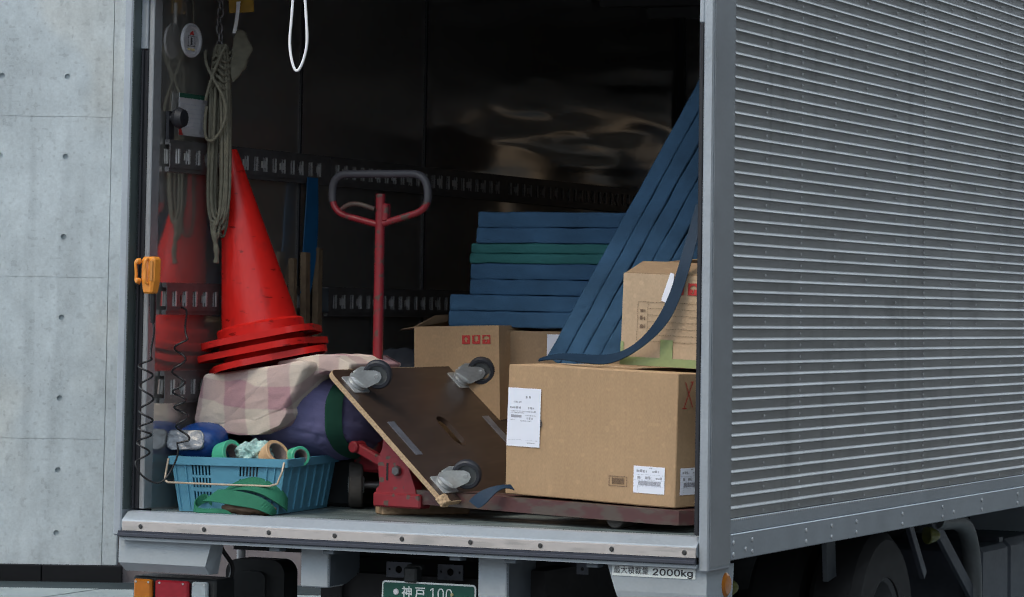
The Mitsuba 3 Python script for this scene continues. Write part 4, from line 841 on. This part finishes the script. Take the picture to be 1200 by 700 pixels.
part(ku, 'green_tape', xf(extr(unary_union([sbox(0.0, 0.0, 0.37, 0.028), sbox(0.150, 0.02, 0.197, 0.090), sbox(0.0, 0.02, 0.012, 0.078)]), 0.0005), FACE(MU, 0.0, 0.001)), 'green_tape_flat', smooth=False, label='green adhesive tape along the bottom edge')
part(ku, 'paper_slip', xf(trimesh.convex.convex_hull(np.array([(0.178, -0.003, 0.316), (0.192, -0.003, 0.312), (0.192, -0.010, 0.205), (0.148, -0.006, 0.222), (0.178, -0.0018, 0.316), (0.192, -0.0018, 0.312), (0.192, -0.0088, 0.205), (0.148, -0.0048, 0.222)])), MU), 'paper_white', smooth=False, label='white paper slip hanging over the front edge')

# two cartons behind
k1_, M1 = carton('open-topped brown carton behind the dolly, left one of the back pair', (-1.571, 1.10, 0.852), 0.0, -0.030, 0.346, 0.40, 0.650, 'cardboard', open_=True)
part(k1_, 'flap', xf(trimesh.convex.convex_hull(np.array([(0.0, 0.0, 0.65), (0.0, 0.40, 0.65), (-0.02, 0.40, 0.648), (0.06, 0.06, 0.692), (0.16, 0.36, 0.70), (0.0, 0.0, 0.646)])), M1), 'cardboard_dark', smooth=False)
part(k1_, 'flap', xf(trimesh.convex.convex_hull(np.array([(0.002, -0.001, 0.65), (0.002, 0.3, 0.65), (-0.075, 0.3, 0.640), (-0.065, 0.01, 0.640), (0.002, -0.001, 0.646), (0.002, 0.3, 0.646)])), M1), 'cardboard_dark', smooth=False)
for i in range(3): part(k1_, 'handling_mark', xf(extr(mark((2, 0, 1)[i], 0.032), 0.0004), FACE(M1, 0.198 + i * 0.041, 0.583)), 'print_red', smooth=False)
k2_, M2 = carton('plain brown carton behind the large carton, right one of the back pair', (-1.253, 1.20, 0.852), 0.0, 0.0, 0.47, 0.45, 0.640, 'cardboard_dark')
part(k2_, 'label', xf(extr(sbox(0, 0, 0.10, 0.085), 0.0008), FACE(M2, 0.16, 0.545)), 'paper_white', smooth=False, label='plain white label')
k3_, M3 = carton('hidden carton by the right wall with an open flap showing past the door seal', (-0.30, 0.74, 1.40), 0.0, 0.0, 0.22, 0.26, 0.52, 'cardboard_dark')
part(k3_, 'flap', xf(trimesh.convex.convex_hull(np.array([(0.004, 0.0, 0.52), (0.004, 0.2, 0.52), (-0.035, 0.02, 0.60), (-0.03, 0.17, 0.60), (0.0, 0.0, 0.517), (0.0, 0.2, 0.517)])), M3), 'cardboard_pale', smooth=False)
k4_, M4 = carton('carton under the leaning pads, hidden behind the large carton', (-0.80, 0.985, 0.852), 0.0, 0.0, 0.70, 0.55, 0.545, 'cardboard_dark')
for i, (x, y, z, w, d, h) in enumerate(((-0.55, 3.9, 0.852, 0.45, 0.5, 0.5), (-0.53, 3.92, 1.354, 0.44, 0.5, 0.5), (-0.56, 3.9, 1.856, 0.46, 0.5, 0.45))):
    carton(('lowest', 'middle', 'top')[i] + ' carton of the stack deep inside by the right wall', (x, y, z), 0.03 * (i - 1), 0.0, w, d, h, 'cardboard')

# ------------------------------------------------------------------ folded pads: a flat stack and a leaning stack
def pad(w, d, h, seed, layers=2):
    out = []
    for i in range(layers):
        g = soft(box(0.004 * i, w - 0.004 * i, 0, d, i * h / layers, (i + 1) * h / layers - 0.0008, 0.0045), 0.020, 0.0042, 13.0, 0, seed + i)
        out.append(g)
    return out
stack = [(-1.507, 1.22, 1.505, 0.98, 0.62, 0.119, 'pad_blue', 'lowest blue folded pad of the flat stack, resting on the back cartons'),
         (-1.432, 1.24, 1.624, 0.95, 0.60, 0.118, 'pad_blue', 'blue folded pad just under the green one in the flat stack'),
         (-1.428, 1.23, 1.742, 0.93, 0.60, 0.075, 'pad_green', 'dark green folded pad between the blue ones in the flat stack'),
         (-1.397, 1.22, 1.817, 0.62, 0.60, 0.116, 'pad_blue', 'topmost blue folded pad of the flat stack')]
for i, (x, y, z, w, d, h, m, lab_) in enumerate(stack):
    k = thing('folded_pad', lab_, 'pad', 'folded pads in a flat stack')
    for g in pad(w, d, h, 20 + 3 * i): part(k, 'fold', xf(g, yaw((x, y, z), -0.02 + 0.015 * i, 0.004)), m, smooth=True)
lean_dir = np.array([0.545, 0.0, 0.94]); lean_dir /= np.linalg.norm(lean_dir)
side_dir = np.array([lean_dir[2], 0.03, -lean_dir[0]])
for i, (off, th, lab_) in enumerate(((0.0, 0.114, 'leftmost blue folded pad of the group leaning against the right wall'), (0.1148, 0.118, 'middle blue folded pad of the leaning group'), (0.2335, 0.085, 'rightmost blue folded pad of the leaning group'))):
    k = thing('folded_pad', lab_, 'pad', 'folded pads leaning on the right wall')
    o = np.array([-1.005, 0.985, 1.400]) + side_dir * off + np.array([0, 0.003 * i, 0.0]) + lean_dir * (0.0 if i == 0 else 0.03 * i)
    M = frame(o, lean_dir, -side_dir)
    Lh = (1.36, 1.28, 1.12)[i]
    for g in pad(Lh, 0.5, th, 60 + 4 * i):
        g = at(g, 0, 0, -th)
        part(k, 'fold', xf(g, M), 'pad_blue', smooth=True)

for i in range(3): single('folded_blanket', at(soft(box(0, 0.5, 0, 0.6, 0, 0.075, 0.01), 0.03, 0.008, 8, 2, 70 + i), -0.58 + 0.01 * i, 3.86, 2.312 + 0.077 * i), 'rust_cloth', ('lowest', 'middle', 'top')[i] + ' rust-brown folded blanket on the carton stack deep inside', 'blanket', 'rust-brown folded blankets deep inside', smooth=True)
# straps
ks = thing('navy_strap', 'dark navy strap hanging past the upper right carton and lying on the large carton', 'strap')
sa = [(-.231, .46, 1.932), (-.237, .40, 1.829), (-.251, .36, 1.729), (-.279, .345, 1.629), (-.32, .335, 1.543), (-.37, .34, 1.486), (-.434, .36, 1.445), (-.516, .40, 1.424), (-.62, .455, 1.421), (-.736, .515, 1.422), (-.850, .575, 1.400)]
sb = [(-.196, .46, 1.928), (-.198, .40, 1.832), (-.209, .36, 1.731), (-.235, .345, 1.631), (-.278, .335, 1.537), (-.335, .335, 1.478), (-.408, .345, 1.430), (-.502, .375, 1.395), (-.615, .425, 1.393), (-.732, .50, 1.401), (-.846, .56, 1.393)]
scene[ks] = mikit.ply(band(sa, sb, 0.004, 60), 'strap_navy', smooth=40)
single('strap_end', band([(-.835, .315, .980), (-.897, .275, .968), (-.933, .262, .949), (-.960, .255, .922)], [(-.820, .315, .962), (-.871, .27, .950), (-.889, .258, .927), (-.925, .252, .900)], 0.004, 24), 'strap_navy', 'short navy strap end hanging over the fork beside the large carton', 'strap', smooth=40)
single('wall_strap', band(np.array([(-2.078, 1.155, 2.06), (-2.076, 1.14, 1.92), (-2.074, 1.12, 1.76), (-2.070, 1.10, 1.62)]), np.array([(-2.072, 1.225, 2.06), (-2.066, 1.222, 1.92), (-2.060, 1.20, 1.76), (-2.056, 1.15, 1.62)]), 0.004, 24), 'strap_blue', 'blue strap hanging from the top lashing rail behind the cones', 'strap', smooth=40)
kr = thing('strap_roll', 'small roll of blue strap on the floor beside the basket', 'strap')
t = np.linspace(0, 6 * np.pi, 90); rad = 0.018 + 0.0022 * t
sp = np.stack([rad * np.cos(t), 0 * t, rad * np.sin(t)], 1) + np.array([-1.72, 0.83, 0.912])
scene[kr] = mikit.ply(band(sp + [0, -0.03, 0], sp + [0, 0.03, 0], 0.002), 'strap_blue', smooth=40)

# wooden planks behind the cones
for i, (y, w_, h_) in enumerate(((1.00, 0.030, 0.90), (1.07, 0.045, 0.925), (1.145, 0.045, 0.945))):
    single('wood_plank', xf(box(0, 0.024, 0, w_, 0, h_, 0.002), frame((-2.052 + 0.006 * i, y, 0.851), (1, 0.1, 0.03), (-0.03, 0.02 + 0.02 * i, 1))), 'plank_wood', ('left', 'middle', 'right')[i] + ' wooden plank of the three standing behind the cones', 'plank', 'wooden planks behind the cones', smooth=False)

# ------------------------------------------------------------------ hanging things at the left
def hank(name, label, c, top, bot, wid, n, r, m, seed, tail=0.14):
    rg = np.random.default_rng(seed); k = thing(name, label, 'rope'); pts = []
    for i in range(n):
        w = wid * (0.45 + 0.55 * rg.random()); dz = rg.normal(0, 0.022); ph = rg.uniform(-0.5, 0.5); ox, oy = rg.normal(0, 0.008), rg.normal(0, 0.016)
        tt = np.linspace(-np.pi / 2, 1.5 * np.pi, 40)
        z = (top + bot) / 2 + (top - bot) / 2 * np.sign(np.sin(tt)) * np.abs(np.sin(tt)) ** 0.75 + np.where(np.sin(tt) < 0, dz, 0)
        sw = w * np.sign(np.cos(tt)) * np.abs(np.cos(tt)) ** 0.7 * (0.55 + 0.45 * (top - z) / (top - bot))
        pts.append(np.stack([c[0] + ox + sw * math.cos(ph) + 0.003 * np.sin(9 * z + i), c[1] + oy + sw * math.sin(ph), z], 1))
    part(k, 'loops', cat(*[tube(p, r, 7) for p in pts]), m, smooth=True)
    w0 = top - 0.03; ww = np.linspace(0, 5 * 2 * np.pi, 110)
    part(k, 'wrapping', tube(np.stack([c[0] + 0.9 * wid * np.cos(ww) * 0.75, c[1] + 0.9 * wid * np.sin(ww), w0 - 0.012 * ww / np.pi + 0.01 * np.sin(3 * ww)], 1), r, 7), m, smooth=True)
    part(k, 'crossing', cat(tube(spline([(c[0] - wid, c[1] - wid, top - 0.02), (c[0] + 0.2 * wid, c[1] - 1.2 * wid, top - 0.14), (c[0] + wid, c[1] - 0.8 * wid, top - 0.25), (c[0], c[1] - wid, top - 0.34), (c[0] - 0.8 * wid, c[1] - wid, top - 0.22)], 40), r, 7), tube(spline([(c[0] + wid, c[1] - wid, top), (c[0], c[1] - 1.3 * wid, top - 0.10), (c[0] - 0.9 * wid, c[1] - wid, top - 0.2)], 30), r, 7)), m, smooth=True)
    tl = spline([(c[0], c[1] - 0.01, bot + 0.02), (c[0] - 0.004, c[1] - 0.015, bot - 0.05), (c[0] + 0.003, c[1] - 0.012, bot - 0.10), (c[0], c[1] - 0.01, bot - tail)], 60)
    rad = r * (1.25 + 0.6 * np.abs(np.sin(np.linspace(0, 11, 60))))
    part(k, 'knotted_tail', tube(tl, rad, 8), m, smooth=True)
hank('coiled_rope', 'grey-brown rope hank hanging beside the cones', (-2.035, 0.40), 2.50, 1.86, 0.042, 11, 0.0058, 'rope_fibre', 3)
kt = thing('grey_cloth', 'small grey cloth hanging beside the top of the rope', 'cloth')
cl = trimesh.convex.convex_hull(np.array([(-1.99, 0.42, 2.56), (-1.965, 0.43, 2.555), (-1.935, 0.45, 2.49), (-1.96, 0.43, 2.43), (-1.995, 0.41, 2.36), (-2.01, 0.41, 2.45), (-1.98, 0.47, 2.50), (-1.96, 0.45, 2.42)]))
scene[kt] = mikit.ply(soft(cl, 0.012, 0.014, 22, 3, 4), 'rope_fibre', smooth=True)
single('yellow_tag', xf(box(-0.045, 0.045, -0.003, 0.003, 0.0, 0.14, 0.001), frame((-1.985, 0.45, 2.622), (0.9, 0.35, 0.06))), 'tag_yellow', 'yellow tag plate at the top edge above the rope', 'tag', smooth=False)
single('white_tie', band([(-1.995, 0.43, 2.66), (-1.997, 0.425, 2.60), (-2.004, 0.42, 2.545)], [(-1.980, 0.43, 2.66), (-1.983, 0.425, 2.60), (-1.990, 0.42, 2.545)], 0.002, 12), 'cord_white', 'white tie band hanging over the yellow tag', 'tie', smooth=30)
links = []
for i in range(7):
    tt = np.linspace(0, 2 * np.pi, 18, endpoint=False); a, b_ = 0.011, 0.019
    lk = np.stack([a * np.cos(tt), 0 * tt, b_ * np.sin(tt)], 1)
    if i % 2: lk = lk[:, [1, 0, 2]]
    links.append(at(tube(lk, 0.0042, 7, True), -2.045 + 0.004 * math.sin(i * 1.7), 0.40, 2.50 + 0.030 * i))
kch = thing('chain', 'dark steel chain hanging above the rope', 'chain')
for g in links: part(kch, 'link', g, 'rail_steel', smooth=True)
kd_ = thing('round_tag', 'round pale disc with a small printed mark hanging by a string on the left wall', 'tag')
MT = frame((-2.085, 0.262, 2.508), (0.087, 0.996, 0.0), (0.996, -0.087, 0.0))
part(kd_, 'disc', lathe([[0, 0.004], [0.046, 0.004], [0.050, 0.010], [0.058, 0.010], [0.0615, 0.006], [0.0615, 0], [0, 0]], MT, 40), 'white_disc', smooth=30)
ux = np.linalg.inv(MT[:3, :3]) @ np.array([0, 0, 1.0]); rot = math.atan2(ux[0], ux[1])
_pm = MT @ frame((0, 0, 0.0042), (math.cos(-rot), math.sin(-rot), 0))
part(kd_, 'window', xf(extr(frame_rect(-0.022, -0.022, 0.022, 0.016, 0.002).union(sbox(-0.005, -0.017, 0.005, 0.010)), 0.0006), _pm), 'print_black', smooth=False)
part(kd_, 'mark', xf(extr(Polygon([(-0.014, 0.020), (0.014, 0.020), (0.008, 0.034), (-0.004, 0.030)]), 0.0006), _pm), 'print_red', smooth=False)
part(kd_, 'printed_mark', xf(extr(unary_union([sbox(-0.024, -0.036, -0.006, -0.028), sbox(0.0, -0.037, 0.02, -0.029)]), 0.0006), _pm), 'bolt_yellow', smooth=False)
part(kd_, 'string', tube(np.array([(-2.075, 0.262, 2.565), (-2.078, 0.262, 2.66), (-2.08, 0.262, 2.78)]), 0.0018, 6), 'rope_fibre')
kn = thing('notice_card', 'white notice card with a green header strip on the left wall', 'notice')
NM = np.array([[0, 0, 1, -2.106], [1, 0, 0, 0.225], [0, 1, 0, 2.170], [0, 0, 0, 1.0]])
part(kn, 'card', xf(extr(sbox(0, 0, 0.20, 0.15), 0.002), NM), 'white_disc', smooth=False)
part(kn, 'header', xf(extr(sbox(0, 0.134, 0.20, 0.15), 0.0006), NM @ frame((0, 0, 0.0021))), 'quilt_green', smooth=False)
part(kn, 'lettering', xf(rects([q_ for zz in np.arange(0.030, 0.125, 0.016) for q_ in scribble(0.02, 0.18, zz, 0.005, 9)]), NM @ frame((0, 0, 0.0021))), 'print_grey', smooth=False)
part(kn, 'red_corner', xf(extr(Polygon([(0, 0), (0.03, 0), (0, 0.05)]), 0.0006), NM @ frame((0, 0, 0.0022))), 'print_red', smooth=False)
single('hook_knob', cat(lathe([[0, 0.05], [0.03, 0.045], [0.038, 0.025], [0.03, 0.008], [0.014, 0.0], [0.014, -0.02], [0, -0.02]], frame((-2.092, 0.165, 2.225), (0, 1, 0), (1, 0, 0)), 24), box(-2.112, -2.10, 0.15, 0.185, 2.14, 2.25)), 'rubber_black', 'black rubber hook knob beside the notice card', 'hook')

# pendant control on its coiled cord
ko = thing('pendant_control', 'orange hand control with toggle guards hanging at the left door frame', 'control')
MO = frame((-2.082, 0.020, 1.672), (0.93, -0.30, 0.0), (0.04, 0.0, 1))
part(ko, 'body', xf(trimesh.convex.convex_hull(np.vstack([box(-0.034, 0.034, -0.022, 0.022, -0.03, 0.062, 0.010).vertices, box(-0.024, 0.024, -0.018, 0.018, -0.066, -0.03, 0.006).vertices])), MO), 'orange_plastic', smooth=False)
part(ko, 'guard', xf(cat(tube(spline([(-0.036, -0.020, 0.052), (-0.040, -0.032, 0.048), (-0.040, -0.033, 0.0), (-0.040, -0.032, -0.024), (-0.034, -0.02, -0.030)], 24), 0.0055, 8), tube(spline([(0.010, -0.022, 0.056), (0.006, -0.030, 0.05), (0.006, -0.031, 0.0), (0.006, -0.030, -0.026), (0.010, -0.022, -0.032)], 24), 0.005, 8)), MO), 'orange_plastic', smooth=40)
part(ko, 'button', xf(cyl(0.010, (-0.030, -0.022, 0.045), (-0.034, -0.040, 0.045), 14, 0.003), MO), 'orange_plastic')
part(ko, 'button', xf(cyl(0.010, (-0.030, -0.022, -0.022), (-0.034, -0.040, -0.022), 14, 0.003), MO), 'orange_plastic')
part(ko, 'side_plate', xf(box(0.018, 0.032, -0.0235, -0.0205, -0.022, 0.048, 0.001), MO), 'orange_dark', smooth=False)
part(ko, 'cord_grip', tube(np.array([(-2.075, 0.02, 1.61), (-2.072, 0.02, 1.55), (-2.070, 0.02, 1.505)]), [0.0125, 0.011, 0.008], 12), 'hose_black')
tt = np.linspace(0, 2 * np.pi * 5.5, 200); zz = np.linspace(1.385, 1.02, 200) + 0.012 * np.sin(np.linspace(0, 9, 200))
coil = np.stack([-2.096 + 0.024 * np.cos(tt) - 0.012 * np.sin(zz * 9), 0.012 + 0.024 * np.sin(tt), zz], 1)
lead = spline([(-2.070, 0.02, 1.505), (-2.066, 0.02, 1.46), (-2.074, 0.02, 1.42), coil[0]], 20)
low = spline([coil[-1], (-2.085, 0.03, 0.965), (-2.05, 0.06, 0.955), (-2.02, 0.085, 1.0), (-2.00, 0.09, 1.07), (-2.005, 0.09, 1.09)], 30)
tt2 = np.linspace(0, 2 * np.pi * 5, 180); z2 = np.linspace(1.10, 1.44, 180) + 0.010 * np.sin(np.linspace(0, 8, 180))
coil2 = np.stack([-1.998 + 0.022 * np.cos(tt2) + 0.012 * np.sin(z2 * 13), 0.10 + 0.022 * np.sin(tt2), z2], 1)
end = spline([coil2[-1], (-2.01, 0.14, 1.50), (-2.04, 0.20, 1.54), (-2.09, 0.25, 1.56)], 20)
part(ko, 'coiled_cord', tube(np.vstack([lead, coil[1:], low[1:], coil2, end[1:]]), 0.0036, 7), 'hose_black', smooth=True)

# white pull cord of the roller door
t = np.linspace(0, 1, 40)
cl_ = np.vstack([np.stack([np.interp(t, [0, 0.5, 0.82, 1], [-1.502, -1.515, -1.508, -1.488]), 0 * t - 0.05, np.interp(t, [0, 0.6, 0.9, 1], [2.80, 2.46, 2.385, 2.369])], 1)])
pc = spline([(-1.500, -0.03, 2.83), (-1.506, -0.05, 2.66), (-1.514, -0.05, 2.52), (-1.512, -0.05, 2.42), (-1.488, -0.05, 2.366), (-1.458, -0.05, 2.42), (-1.452, -0.05, 2.50), (-1.464, -0.05, 2.64), (-1.474, -0.03, 2.83)], 90)
single('pull_cord', tube(pc, 0.0048, 10), 'cord_white', 'white pull cord loop hanging from the roller door at the top', 'cord', smooth=True)
